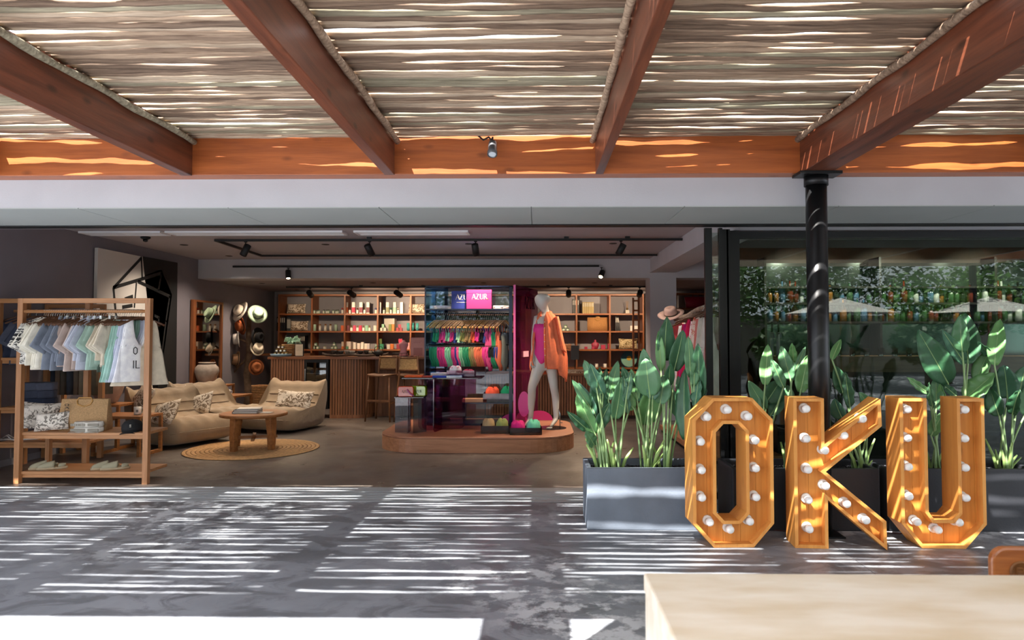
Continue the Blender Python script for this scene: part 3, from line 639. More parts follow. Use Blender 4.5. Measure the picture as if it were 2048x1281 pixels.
ztop = at(37, 597, YR).z; zs1 = at(200, 866, YR + .03).z; zs2 = at(200, 944, YR + .03).z
rack = post_rack('pale wooden clothes rack nearest the terrace, with pastel shirts and two shelves', xl, xr, YR, YR + .46, ztop, (zs1, zs2), rear_h=.5)
zr = ztop - .125 + .016
palette = [('print', 'patterned', 3), ('e9e4d6', 'cream', 6), ('7d8594', 'slate blue', 6), ('c9b6ae', 'dusty pink', 6), ('b7bccb', 'pale lavender grey', 5), ('a8c4b8', 'mint green', 4), ('ddd2bf', 'ivory', 5)]
PRT = printed('print_black', 'e6e3dc', '2a2a2c', 12, .48)
items = []
for c, nm, n in palette:
    for k in range(n): items.append((c, nm, k, n))
N1 = len(items) + 8; xa, xb = xl + .26, xr - .085; step = (xb - xa) / (N1 - 1)
rnd = random.Random(3)
for i, (c, nm, k, n) in enumerate(items):
    x = xa + i * step; m = PRT if c == 'print' else cloth(c)
    kind = 'shirt' if (k % 3 != 1 or c == 'print') else 'shorts'
    if nm == 'cream': kind = 'shirt'
    lab = '%s %s on the front rack, %s of %s from the outer post' % (nm, {'shirt': 'shirt', 'shorts': 'shorts'}[kind], ORD[k], 'its colour')
    garment(kind, m, (x, YR + .026, zr), R(66 + rnd.uniform(-13, 13)), lab, 'clothes', 'clothes on the front rack', i, sx=rnd.uniform(.82, 1.02), sz=rnd.uniform(.82, 1.0) if kind == 'shirt' else rnd.uniform(.7, .85))
tk = [('9fc9bd', 'mint'), ('a9cfc4', 'mint'), ('9dc4b8', 'mint'), ('c4cbe0', 'pale lilac'), ('ccd2e4', 'pale lilac'), ('f1f1f8', 'white'), ('f6f6fb', 'white')]
for k, (c, nm) in enumerate(tk):
    x = xa + (len(items) + k) * step
    q = sum(1 for cc, n2 in tk[:k] if n2 == nm)
    garment('tank', cloth(c), (x, YR + .026, zr), R(62 + rnd.uniform(-5, 5)), '%s tank top with wide armholes on the front rack, %s %s one' % (nm, ORD[q], nm), 'clothes', 'clothes on the front rack', k)
t = garment('tank', cloth('d6c8b2'), (xr - .10, YR + .03, zr), R(38), 'beige tank top with black lettering at the end of the front rack', 'clothes', 'clothes on the front rack', 1, sz=1.06)
for tx, zz in (('NO', -.43), ('BIL', -.56)):
    MM = Matrix.Translation((-.14, -.046, zz))
    word(tx, .075, MM, step=.9, dep=.004).build('lettering', BLACKM, t)
# second and third rack behind
xl2 = -5.66; rack2 = post_rack('wooden clothes rack with dark navy clothes at the outer end by the wall', xl2, -4.66, 7.05, 7.5, 1.80, (1.18, .66, .3), rear_h=1.8, rail_y=.2)
NAVY = cloth('2c3244'); NAV2 = cloth('3d4252'); NAV3 = cloth('4d5160')
for i in range(7):
    garment('shirt', (NAV2, NAVY, NAV3)[i % 3], (xl2 + .12 + i * .085, 7.25, 1.69), R(35 + 9 * math.sin(i)), 'dark navy shirt on the rack behind the front rack, %s from the wall' % ORD[i], 'clothes', 'dark shirts on the rear rack', i)
for i in range(3):
    b = MB().rings([garment_ring(z, .17, .11, i, .004) for z in (0, .02, .05, .075, .08)]).build('folded_shirt', (NAVY, NAV2, NAV3)[i]); b.location = (xl2 + .35, 7.26, .665 + i * .083)
    tag(b, 'dark folded garment on the navy rack, %s layer from below' % ORD[i], 'clothes', 'dark folded clothes')
rack3 = post_rack('low wooden rack with long dark trousers before the tall canvas', -5.72, -5.02, 7.85, 8.2, 1.78, (.42,), rail_y=.15, rear_h=.9)
tr = ['3d4350', '6a5c50', '5a524a', '444a55', '75675a', '8a8070', '8f8578', '6f6a5c', '5c6258', '4c5650']
for i in range(8):
    garment('pants', cloth(tr[i % 10]), (-5.62 + i * .072, 8.0, 1.67), R(50 + 8 * math.sin(i * 2)), 'dark earth-toned trousers hanging behind the pastel shirts, %s from the wall end' % ORD[i], 'clothes', 'long trousers on the rear rack', i, sz=1.0)
# ---------------------------------------------------------------- cushions
PALM = printed('palm_print', 'd6c8b6', '7d6a56', 7.5, .46); PALML = printed('palm_print_light', 'ded6cc', '7d766e', 10, .48)
def cushion_mesh(w, h, th, seed=0, n=12):
    def side(sg):
        def fn(u, v):
            a, b = u * 2 - 1, v * 2 - 1; e = max(0, (1 - a ** 4) * (1 - b ** 4)) ** .5
            px = a * w / 2 * (1 - .07 * (1 - b * b)); pz = b * h / 2 * (1 - .10 * (1 - a * a))
            return Vector((px, sg * th / 2 * e * (1 + .12 * math.sin(a * 5 + seed) * math.cos(b * 4)), pz))
        return fn
    m = MB().grid(side(1), n, n); m.grid(side(-1), n, n); return m
def cushion(label, c, w, h, th, rot, m=None, group='palm print cushions', seed=0):
    o = cushion_mesh(w, h, th, seed).build('cushion', m or PALM, None, c); o.rotation_euler = rot; tag(o, label, 'cushion', group)
    pts = [(w / 2 * a, 0, h / 2 * b) for a, b in ((-1, -1), (1, -1), (1, 1), (-1, 1))]
    e = MB().tube([(-w / 2 + .01, 0, -h / 2 + .004), (0, 0, -h / 2 * .91), (w / 2 - .01, 0, -h / 2 + .004)], .004, 5).build('piping', m or PALM, o); return o
z = zs1 + .01
c = at(75, 846, YR + .22); cushion('larger palm print cushion on the front rack shelf, against the outer post', (c.x - .02, YR + .27, zs1 + .135), .36, .27, .11, (R(-14), R(4), R(12)), PALML)
c = at(92, 850, YR + .14); cushion('smaller palm print cushion leaning in front of the larger one on the rack shelf', (c.x + .06, YR + .14, zs1 + .095), .31, .18, .09, (R(-18), R(-4), R(10)), PALML, seed=2)
# tote bag
JUTE = mat('jute', 'b08d64', .9, vary=.16, scale=90, bump=.4, bscale=260)
p0 = at(166, 862, YR + .2); t = thing('tote_bag', 'woven jute tote bag with black lettering standing on the front rack shelf', 'bag', (p0.x, YR + .24, zs1), R(4))
def bag_ring(z, w, d): return [Vector((x, y, z)) for x, y in ((-w, -d), (-w * .4, -d * 1.1), (w * .4, -d * 1.1), (w, -d), (w * 1.02, 0), (w, d), (-w, d), (-w * 1.02, 0))]
MB().rings([bag_ring(0, .225, .06), bag_ring(.05, .228, .06), bag_ring(.17, .225, .045), bag_ring(.30, .222, .02), bag_ring(.305, .215, .012)]).build('bag_body', JUTE, t, bevel=.004)
MB().tube([(-.07, -.03, .285), (-.06, -.04, .25), (-.0, -.045, .232), (.06, -.04, .25), (.075, -.03, .285), (.06, -.02, .315), (-.06, -.02, .315), (-.07, -.03, .285)], .0065, 7).build('cane_handle', mat('cane', 'b98a4a', .4), t)
M = Matrix.Translation((-.165, -.068, .26)) @ Matrix.Rotation(R(90), 4, 'Y'); word('OKV', .042, Matrix.Translation((-.165, -.072, .262)) @ Matrix.Rotation(R(90), 4, Vector((0, 1, 0))), step=.72, dep=.006).build('lettering', BLACKM, t)
# towels
TW = mat('towel', 'd9d4cb', .95, bump=.5, bscale=200)
p0 = at(178, 862, YR + .1)
for k, zz in enumerate((0, .05)):
    t = thing('rolled_towel', ('lower' if k == 0 else 'upper') + ' folded fringed towel in front of the jute bag', 'towel', (p0.x, YR + .10, zs1 + zz), R(2), 'folded towels on the rack shelf')
    MB().rings([garment_ring(z_, w_, .07, 3, .001, off=0) for z_, w_ in ((0, .13), (.012, .14), (.035, .14), (.047, .13))]).build('fold', TW, t)
    MB().box(-.13, .13, -.078, -.070, .012, .036).build('band', mat('towel_band', '8b857a', .9), t)
    if k: word('OKV OKV', .02, Matrix.Translation((-.1, -.082, .014)), step=.9, dep=.003).build('lettering', TW, t)
    fr = MB()
    for q in range(30): fr.tube([(-.14 + q * .0097, -.07, .012), (-.142 + q * .0097, -.088, .0), (-.14 + q * .0097 + .004 * math.sin(q), -.10, -.0)], .0016, 4)
    if k == 0: tag(fr.build('fringe', TW, t), kind='stuff')
# cap
CAPM = mat('cap_cloth', '15161a', .85)
p0 = at(262, 864, YR + .12); t = thing('baseball_cap', 'black baseball cap on the front rack shelf beside the post', 'cap', (p0.x, YR + .14, zs1 + .002), R(18))
MB().rings([[Vector((r * math.cos(a), r * 1.1 * math.sin(a) + .01, z_)) for a in (2 * PI * k / 20 for k in range(20))] for r, z_ in ((.092, .0), (.096, .03), (.09, .065), (.07, .092), (.035, .107), (.006, .111))]).build('crown', CAPM, t)
MB().grid(lambda u, v: Vector(((u - .5) * .19, -.07 - (1 - (2 * u - 1) ** 2) ** .5 * .085 * v, .012 - v * .016 - .02 * (2 * u - 1) ** 2)), 12, 5).build('brim', CAPM, t)
MB().lathe([(.008, .110), (.006, .116)], n=8).build('button', CAPM, t)
word('OKV', .014, Matrix.Translation((.0, -.112, .075)) @ Matrix.Rotation(R(90), 4, Vector((0, 1, 0))) , dep=.012).build('lettering', TW, t)
# footwear
ESP = mat('espadrille_cloth', 'a39e86', .95, bump=.3, bscale=150); SOLE = mat('rope_sole', 'b9a78a', .95, bump=.6, bscale=160)
def shoe(label, c, rz, group, col=ESP):
    t = thing('espadrille', label, 'shoe', c, rz, group); L = .25
    def out(u, k=1.0): return k * (.034 + .012 * math.sin(PI * u)) * (1 - max(0, u - .85) * 2.5) * (1 if u > .1 else .75)
    ring = [Vector((-out(u), (u - .5) * -L, 0)) for u in (i / 10 for i in range(11))] + [Vector((out(u), (u - .5) * -L, 0)) for u in (i / 10 for i in range(10, -1, -1))]
    MB().rings([[v + Vector((0, 0, z_)) for v in ring] for z_ in (0, .014, .02)]).build('sole', SOLE, t)
    up = MB()
    def fn(u, v):
        uu = .42 + .55 * u; a = PI * v; h = .052 * (1 - u) ** .5 + .012; return Vector((-math.cos(a) * out(uu, .95), (uu - .5) * -L, .018 + h * math.sin(a)))
    up.grid(fn, 8, 8)
    up.grid(lambda u, v: Vector((math.cos(PI * (.5 + (u - .5) * 1.1) + PI) * -.033 * 1, L * .5 - .012 - .06 * abs(2 * u - 1) ** 2 * 1, .018 + .028 * v)), 8, 2)
    o = up.build('upper', col, t); s_ = o.modifiers.new('t', 'SOLIDIFY'); s_.thickness = .003
    return t
for k, (px, py) in enumerate(((88, 941), (107, 941), (211, 941), (233, 941))):
    p0 = at(px, py, YR + .17); shoe('%s olive grey espadrille of the pair on the bottom rack shelf %s' % (('outer', 'inner')[k % 2], 'near the outer post' if k < 2 else 'towards the shop side'), (p0.x, YR + .17 - .02 * (k % 2), zs2 + .001), R((-52, -60, -50, -62)[k]), 'espadrilles on the bottom shelf')
FL = mat('flipflop', 'cfcac6', .6)
def flip(label, c, rz):
    t = thing('flip_flop', label, 'shoe', c, rz, 'pale flip-flops'); L = .25
    ring = [Vector((-(.03 + .014 * math.sin(PI * u * .9)) * (1 if .05 < u < .95 else .6), (u - .5) * -L, 0)) for u in (i / 10 for i in range(11))]; ring += [Vector((-v.x, v.y, 0)) for v in reversed(ring)]
    MB().rings([[v + Vector((0, 0, z_)) for v in ring] for z_ in (0, .015)]).build('sole', FL, t)
    MB().tube([(-.038, .02, .015), (-.025, -.02, .05), (0, -.06, .02), (.025, -.02, .05), (.038, .02, .015)], .006, 6).build('strap', FL, t)
for k, (px, py, z_, y_) in enumerate(((18, 925, .3, 7.25), (50, 922, .3, 7.25), (122, 902, .42, 8.0), (140, 901, .42, 8.0))):
    p0 = at(px, py, y_); flip('%s pale flip-flop on the %s rack behind the front rack' % (('outer', 'inner')[k % 2], 'navy clothes' if k < 2 else 'long trousers'), (p0.x, y_, z_ + .001), R(-70))
# ================================================================== lounge
ART = mat('canvas_ground', 'a89c94', .8); ARTW = mat('canvas_white', 'cbc4bd', .8)
def sofa_mesh(W=1.0, seed=0):
    prof = [(-.46, .03), (-.53, .10), (-.545, .20), (-.52, .30), (-.46, .365), (-.36, .385), (-.25, .37), (-.14, .365), (-.02, .34), (.08, .33), (.16, .36), (.235, .43), (.29, .51), (.335, .59), (.375, .66), (.42, .705), (.475, .71), (.51, .67), (.53, .57), (.54, .42), (.54, .25), (.52, .10), (.46, .02), (0, .01)]
    cr = [9, 11, 13, 6, 15]
    nv = 30; rg = []
    for j in range(nv + 1):
        v = -1 + 2 * j / nv; e = abs(v); pinch = (1 - max(0, (e - .72) / .28) ** 2.2 * .34)
        row = []
        for i, (u, z) in enumerate(prof):
            cu, cz = (.02, .2) if i < 9 or i > 19 else (.36, .40)
            k = pinch; uu = cu + (u - cu) * k; zz = cz + (z - cz) * k
            if 14 <= i <= 17: zz += .13 * max(0, (e - .72) / .28) ** 1.2 + .06 * (1 - pinch) ; 
            if i in (3, 4, 5, 6) : zz += -.008 * math.sin(v * 9) ** 2
            if i in cr: d = .036; uu += (-d if i > 9 else 0) * -1; zz -= d * (1 - e * .3)
            zz += .009 * math.sin(v * 16 + i * 1.3 + seed) * (1 if 1 < i < 20 else 0)
            row.append(Vector((v * W / 2 * (1 + .012 * math.sin(i * 1.9)), uu, max(.012, zz))))
        rg.append(row)
    return MB().rings(rg)
SOFA = mat('sofa_cloth', '98836b', .92, vary=.06, scale=6, bump=.5, bscale=11, sheen=.2)
def sofa(label, c, rz, W=1.0, seed=0):
    t = thing('lounge_chair', label, 'sofa', c, rz, 'low quilted beige lounge seats')
    o = sofa_mesh(W, seed).build('padding', SOFA, t); ss = o.modifiers.new('s', 'SUBSURF'); ss.levels = 1; ss.render_levels = 1
    for u, z, k in ((-.545, .22, 0),):
        MB().tube([(-W / 2 * .93, -.47, .19), (-W / 2 * .7, -.548, .205), (0, -.552, .205), (W / 2 * .7, -.548, .205), (W / 2 * .93, -.47, .19)], .006, 5).build('seam', SOFA, t)
    for u, z in ((.105, .335), (.21, .405), (.30, .52)):
        MB().tube([(-W / 2 * .86, u, z - .015), (0, u, z - .012), (W / 2 * .86, u, z - .015)], .007, 5).build('quilt_seam', mat('sofa_seam', '6f5a46', .95), t)
    return t
def floorp(px, py): return atz(px, py, 0)
pa = floorp(590, 850); sofa('low quilted beige lounge chair before the black drinks cooler', (pa.x - .02, 10.35, 0), R(-14), 1.0, 1)
sofa('low quilted beige lounge seat nearest the front rack, behind the low cube table', (-4.72, 9.05, 0), R(62), 1.0, 2)
sofa('low quilted beige lounge seat in the middle, beside the pale urn', (-4.78, 10.2, 0), R(68), 1.0, 3)
def cu(px, py, Y, lab, w, h, th, rot, seed, m=None): cushion(lab, at(px, py, Y), w, h, th, rot, m, seed=seed)
cu(588, 801, 10.3, 'rectangular palm print cushion on the lounge chair by the cooler', .60, .31, .15, (R(-24), R(3), R(-10)), 1)
cu(287, 794, 8.75, 'palm print cushion standing at the back of the nearest lounge seat', .40, .38, .13, (R(-28), R(18), R(-50)), 2)
cu(330, 828, 8.62, 'palm print cushion lying forward on the nearest lounge seat', .42, .36, .13, (R(-32), R(-12), R(-24)), 3)
cu(367, 803, 9.72, 'taller palm print cushion on the middle lounge seat', .34, .42, .13, (R(-20), R(14), R(-40)), 4)
cu(400, 810, 9.55, 'wide palm print cushion in front on the middle lounge seat', .42, .34, .13, (R(-26), R(-14), R(-20)), 5)
# coffee table
ct = atz(508, 826, .45); cx, cy = ct.x, ct.y; t = thing('coffee_table', 'round wooden coffee table with magazines on the round jute rug', 'table', (cx, cy, .012), R(20)); r = .40
MB().lathe([(r - .015, .40), (r, .405), (r, .435), (r - .01, .44)], n=40).build('tabletop', TEAK, t)
for k in range(4):
    a = PI / 4 + k * PI / 2; M = Matrix.Rotation(a, 4, 'Z')
    MB().rings([[M @ Vector((.30 + s_ * q0 + off, q1 * s_, z_)) for q0, q1 in ((-1, -1), (1, -1), (1, 1), (-1, 1))] for z_, s_, off in ((0, .032, .0), (.2, .038, .0), (.40, .046, -.02))], smooth=False).build('leg', TEAK, t, bevel=.004)
MB().box(-.28, .28, -.02, .02, .12, .155).build('stretcher', TEAK, t); MB().box(-.02, .02, -.28, .28, .121, .154).build('stretcher', TEAK, t)
for k, (dx, dy, w, d, h, cc, zz, rz, lb) in enumerate(((-.07, -.02, .30, .24, .025, '1d1b1c', 0, 5, 'black book at the bottom of the coffee table stack'), (-.06, -.03, .29, .23, .022, '23262e', .025, 8, 'dark blue book in the middle of the coffee table stack'), (-.05, -.01, .27, .22, .01, 'cfcac4', .047, 14, 'pale magazine on top of the coffee table stack'), (.17, -.03, .14, .10, .008, 'd9d2c8', 0, -8, 'small white booklet beside the coffee table stack'))):
    b = thing('book', lb, 'book', (cx + dx, cy + dy, .453 + zz), R(rz), 'books on the coffee table')
    MB().box(-w / 2 + .005, w / 2 - .005, -d / 2 + .003, d / 2 - .003, .003, h - .003).build('pages', mat('paper', 'ddd8d0', .9), b); mm = cloth(cc, 'book_' + cc, .5)
    MB().box(-w / 2, w / 2, -d / 2, d / 2, h - .003, h).build('cover', mm, b); MB().box(-w / 2, w / 2, -d / 2, d / 2, 0, .003).build('cover', mm, b); MB().box(-w / 2, -w / 2 + .004, -d / 2, d / 2, .003, h - .003).build('spine', mm, b)
# rug of jute rings
rc = (floorp(393, 893) + floorp(622, 885)) / 2; rg_ = thing('jute_rug', 'round braided jute rug beneath the coffee table', 'rug', (cx, cy - .02, 0))
RR = .80; JR = mat('jute_rug_cloth', 'b28c60', .95, vary=.2, scale=30, bump=.6, bscale=120)
for k in range(16):
    r0 = RR * (k + .5) / 16; MB().rings([[Vector(((r0 + .026 * math.cos(b_)) * math.cos(a), (r0 + .026 * math.cos(b_)) * math.sin(a), .006 + .006 * math.sin(b_))) for b_ in (2 * PI * q / 6 for q in range(6))] for a in (2 * PI * j / 48 for j in range(48))], closed=True).build('braid_ring', JR, rg_)
# cube tables, mugs, urns
MUGM = mat('mug_white', 'd6d0c8', .3)
def cube_table(label, c, w, d, h, rz):
    t = thing('side_table', label, 'table', c, rz, 'small wooden frame side tables'); s_ = .035
    MB().box(-w, w, -d, d, h - .03, h).build('tabletop', TEAK, t, bevel=.003)
    for x in (-w, w - s_):
        for y in (-d, d - s_): MB().box(x, x + s_, y, y + s_, .0, h - .03).build('leg', TEAK, t, bevel=.002)
        MB().box(x, x + s_, -d + s_, d - s_, 0, s_).build('foot_rail', TEAK, t)
    return t
def mug(label, c):
    t = thing('mug', label, 'mug', c, .4, 'white mugs in the lounge'); MB().lathe([(.036, 0), (.04, .004), (.042, .09), (.039, .09), (.037, .012), (.0, .01)], n=18, cap=False).build('mug_body', MUGM, t)
    MB().tube([(.040, 0, .075), (.062, 0, .07), (.068, 0, .045), (.058, 0, .022), (.039, 0, .02)], .005, 6).build('handle', MUGM, t)
    MB().box(-.012, .012, -.0425, -.040, .03, .06).build('mark', mat('mug_ink', '77716a', .6), t)
c0 = floorp(262, 905); cube_table('low wooden frame table with a mug, beside the front rack', (c0.x + .02, 8.15, 0), .30, .22, .47, R(-4)); p = at(273, 839, 8.10); mug('white mug on the low frame table beside the front rack', (p.x, 8.12, .472))
c1 = at(462, 800, 11.3); cube_table('small wooden side table with a mug, below the hat tree', (c1.x, 11.3, 0), .24, .24, .44, R(-12)); p = at(458, 797, 11.25); mug('white mug on the side table below the hat tree', (p.x, 11.2, .442))
c2 = at(410, 780, 11.25); cube_table('wooden frame table carrying the pale urn by the mirror', (-5.42, 11.35, 0), .28, .26, .60, 0)
cube_table('wooden frame table carrying the terracotta urn below the canvas', (-5.42, 8.58, 0), .26, .18, .56, 0)
def urn(label, c, r, h, m, group='clay urns'):
    t = thing('urn', label, 'vase', c, 0, group); MB().lathe([(r * .5, 0), (r * .62, h * .06), (r * .85, h * .32), (r, h * .6), (r * .95, h * .76), (r * .72, h * .9), (r * .6, h * .93), (r * .60, h * .955), (r * .70, h * .97), (r * .70, h), (r * .55, h), (r * .5, h * .93)], n=28, cap=False).build('body', m, t)
    MB().lathe([(r * .5, h * .9), (.001, h * .88)], n=20).build('dark_mouth', mat('urn_dark', '2a221c', .9), t)
p = at(391, 780, 11.3); urn('pale weathered clay urn on the table by the mirror', (-5.50, 11.35, .602), .19, .37, mat('urn_pale', 'a8988a', .9, vary=.14, scale=9, bump=.4, bscale=30))
p = at(206, 800, 9.1); urn('reddish terracotta urn below the canvas, seen past the hanging trousers', (-5.42, 8.58, .562), .19, .37, mat('urn_red', '9d8070', .9, vary=.16, scale=9, bump=.4, bscale=30))
# canvas on the left wall: plane YZ at X=-5.70, drawn with flat black strokes
def wallp(px, py, X=-5.7):
    d = ray(px, py); return Vector((0, 0, CAMZ)) + d * (X / d.x)
A0 = wallp(196, 498, -5.69); A1 = wallp(354, 526, -5.69)
y0, y1, zt = A0.y, A1.y, (A0.z + A1.z) / 2; zb = .78
t = thing('wall_canvas', 'large pale and black canvas with an angular line portrait on the side wall', 'picture', (-5.735, (y0 + y1) / 2, zb)); hy = (y1 - y0) / 2; HH = zt - zb
MB().box(0, .045, -hy, hy, 0, HH).build('stretcher', ARTW, t, bevel=.002)
def wp(px, py):
    v = wallp(180 + px * .1639, 490 + py * .1641, -5.69); return (v.y - (y0 + y1) / 2, v.z - zb)
def flatpoly(pts, m, lift, name):
    pp = [wp(*q) for q in pts]; mb = MB(); n = len(pp); vs = [Vector((.045 + lift, a, b_)) for a, b_ in pp]; bm = bmesh.new(); f = bm.faces.new([bm.verts.new(v) for v in vs]); bmesh.ops.triangulate(bm, faces=[f]); me = bpy.data.meshes.new(name); bm.to_mesh(me); bm.free(); return put(me, name, m, t)
INK = mat('canvas_black', '0e0d0e', .7)
flatpoly([(640, 140), (1068, 218), (1050, 1760), (820, 1760), (905, 1290), (950, 900), (1000, 605), (855, 545), (885, 330), (870, 300), (665, 375)], INK, .0015, 'black_field')
def stroke(p, q, w):
    (a, b_), (c_, d_) = wp(*p), wp(*q); dd = Vector((c_ - a, d_ - b_)); n_ = Vector((-dd.y, dd.x)).normalized() * w / 2; dd = dd.normalized() * w * .3
    vs = [(.048, a - dd.x + n_.x, b_ - dd.y + n_.y), (.048, a - dd.x - n_.x, b_ - dd.y - n_.y), (.048, c_ + dd.x - n_.x, d_ + dd.y - n_.y), (.048, c_ + dd.x + n_.x, d_ + dd.y + n_.y)]
    return vs
sm = MB()
for p_, q_, w_ in (((625, 160), (290, 520), .045), ((625, 160), (635, 400), .035), ((290, 520), (870, 345), .05), ((870, 345), (835, 550), .04), ((590, 450), (970, 630), .05), ((970, 630), (925, 930), .035), ((925, 930), (880, 1290), .035), ((285, 530), (310, 800), .04), ((310, 800), (350, 1200), .04), ((565, 470), (540, 760), .03), ((430, 660), (515, 630), .05), ((400, 760), (510, 740), .05), ((790, 865), (840, 890), .04), ((840, 890), (820, 1050), .035), ((820, 1050), (790, 1120), .035), ((775, 940), (805, 945), .05), ((790, 960), (795, 1040), .02), ((340, 1200), (600, 1500), .04), ((870, 1290), (700, 1800), .04), ((600, 1500), (700, 1800), .035)):
    sm.add(stroke(p_, q_, w_), [(0, 1, 2, 3)])
sm.build('drawn_lines', INK, t)
# mirror leaning at the side wall
m0 = wallp(388, 600, -5.68); m1 = wallp(446, 610, -5.68); t = thing('leaning_mirror', 'tall wood framed mirror on the side wall before the hat tree', 'mirror', (-5.735, (m0.y + m1.y) / 2, .2)); hy = (m1.y - m0.y) / 2; H_ = 1.82
for a, b_ in ((-hy, -hy + .09), (hy - .03, hy)): MB().box(0, .055, a, b_, 0, H_).build('frame_stile', SHELFZ, t, bevel=.003)
MB().box(0, .055, -hy + .09, hy - .03, H_ - .03, H_).build('frame_rail', SHELFZ, t); MB().box(0, .055, -hy + .09, hy - .03, 0, .04).build('frame_rail', SHELFZ, t)
MB().box(.01, .03, -hy + .09, hy - .03, .04, H_ - .03).build('mirror_glass', mat('mirror_glass', 'b8b4b0', .03, metal=1.0), t); MB().box(.055, .06, hy - .012, hy, 0, H_).build('brass_edge', mat('brass', 'c09a55', .3, metal=1), t)
# hat tree
hb = Vector((at(495, 800, 13.0).x, 13.0, 0)); t = thing('hat_tree', 'bare tree trunk coat stand hung with hats in the lounge corner', 'stand', hb); BARK = mat('bark', '6d5644', .9, vary=.3, scale=12, bump=.6, bscale=25)
MB().tube([(0, 0, 0), (.02, 0, .3), (-.02, 0, .7), (.02, .01, 1.1), (.0, 0, 1.5), (.02, 0, 1.95)], [.085, .07, .062, .06, .05, .035], 10).build('trunk', BARK, t)
brs = [((0, 0, 1.85), (-.20, -.05, 1.98)), ((0, 0, 1.75), (.22, -.06, 1.95)), ((0, 0, 1.50), (-.22, -.05, 1.62)), ((0, 0, 1.35), (.24, -.05, 1.55)), ((0, 0, 1.28), (-.2, -.03, 1.38)), ((0, 0, 1.05), (.22, -.04, 1.22)), ((0, 0, 1.0), (-.25, -.04, .72)), ((0, 0, .8), (.16, -.04, .92))]
for a, b_ in brs: MB().tube([a, Vector(a).lerp(Vector(b_), .5) + Vector((0, -.02, .01)), b_], [.026, .02, .013], 7).build('branch', BARK, t)
def hat(label, px, py, Y, cc, rot, br=.19, group='hats in the shop'):
    t = thing('sun_hat', label, 'hat', at(px, py, Y), 0, group); t.rotation_euler = rot; m = cloth(cc, 'hat_' + cc, .85)
    MB().lathe([(.094, .0), (.094, .03), (.09, .08), (.08, .105), (.05, .112), (.02, .095), (.003, .092)], n=22, sy=1.15).build('crown', m, t)
    o = MB().rings([[Vector((r_ * math.cos(a), r_ * 1.08 * math.sin(a), z_ + (.02 * abs(math.cos(a)) if r_ > .12 else 0))) for a in (2 * PI * k / 26 for k in range(26))] for r_, z_ in ((.094, .002), (.13, -.002), (br, -.004), (br + .002, .001), (.13, .004), (.096, .008))], cap=False, closed=True).build('brim', m, t)
    MB().lathe([(.0955, .004), (.0955, .026)], n=22, sy=1.15, cap=False).build('band', cloth('55483c', 'hat_band'), t); return t
FRT = (R(72), 0, 0)
hat('wide pale straw sun hat at the top of the hat tree, on the mirror side', 481, 623, 12.82, 'cfc3b4', (R(62), R(-8), R(-28)), .19)
hat('pale mint straw sun hat at the top of the hat tree, on the shelf side', 515, 629, 12.82, '93a88f', (R(60), R(22), R(30)), .18)
hat('rust brown felt hat under the pale straw hat', 484, 652, 12.88, '8d4a28', (R(100), 0, R(-40)), .16)
hat('small white felt hat under the rust brown hat', 478, 678, 12.85, 'b9b2ab', (R(95), R(0), R(-65)), .15)
hat('black felt hat hanging from a side branch of the hat tree', 514, 675, 12.85, '121113', (R(92), 0, R(70)), .17)
hat('cream bucket hat below the black felt hat', 513, 698, 12.86, 'c9bda9', (R(60), R(20), R(45)), .14)
hat('tan felt hat low on the mirror side of the hat tree', 476, 720, 12.9, '7c5d44', (R(85), 0, R(-50)), .15)
hat('rust coloured hat low on the shelf side of the hat tree', 512, 735, 12.87, '9a5a36', (R(92), 0, R(35)), .14)
# basket under the tree, tall woven
def basket(label, c, r, h, name='basket'):
    t = thing(name, label, 'basket', c, 0); m = mat('wicker', '8d6238', .85, vary=.3, scale=40)
    for k in range(int(h / .03)): MB().tube([(r * (.8 + .2 * k * .03 / h) * math.cos(a), r * (.8 + .2 * k * .03 / h) * math.sin(a), .015 + k * .03) for a in (2 * PI * q / 20 for q in range(21))], .017, 6).build('weave_ring', m, t)
    return t
pb = at(522, 800, 12.6); basket('woven basket on the floor behind the lounge chair', (pb.x + .05, 12.5, 0), .17, .52)
# ================================================================== counter along the back
CT = .0
def cx_(px, Y=11.7): return at(px, 760, Y).x
HC = at(700, 714, 11.7).z
YC = 11.72
t = thing('slat_counter', 'long brown slatted wood counter across the back of the shop', 'counter', (0, 0, 0))
def slats(path, z0, z1, parent, w=.034, gap=.012, dep=.016):
    """narrow upright battens along a plan path (too fine to pick apart)"""
    mb = MB(); acc = 0
    for i in range(len(path) - 1):
        a, b_ = Vector(path[i]).to_3d(), Vector(path[i + 1]).to_3d(); d = b_ - a; L = d.length
        if L < 1e-6: continue
        d.normalize(); nn = Vector((d.y, -d.x, 0)); s = -acc if acc else 0
        s = acc
        while s < L:
            M = Matrix.Translation(a + d * s) @ Matrix(((d.x, -nn.x, 0), (d.y, -nn.y, 0), (0, 0, 1))).to_4x4(); mb.box(0, w, -dep, 0, z0, z1, M); s += w + gap
        acc = s - L
    o = mb.build('slats', WALNUT, parent); tag(o, kind='stuff'); return o
DKW = wood('counter_dark', '3d2619', '2a1a11', 'Z', .5)
xa, xb_ = cx_(541), cx_(607); MB().box(xa, xb_, YC, YC + .6, 0, HC - .045).build('carcass', DKW, t); slats([(xa, YC), (xb_, YC)], .06, HC - .045, t)
xf0, xf1 = xb_, cx_(658)
x2, x3 = cx_(660), cx_(738)
plan = [(x2, YC)] + [(x, YC) for x in (x3 - .30,)] + [(x3 - .30 + .30 * math.sin(a), YC + .30 - .30 * math.cos(a)) for a in (R(15), R(30), R(45), R(60), R(75), R(90))] + [(x3, YC + .6)]
MB().rings([[Vector((x, y, z)) for x, y in plan + [(x2, YC + .6)]] for z in (0, HC - .045)], smooth=False).build('carcass', DKW, t); slats(plan, .06, HC - .045, t)
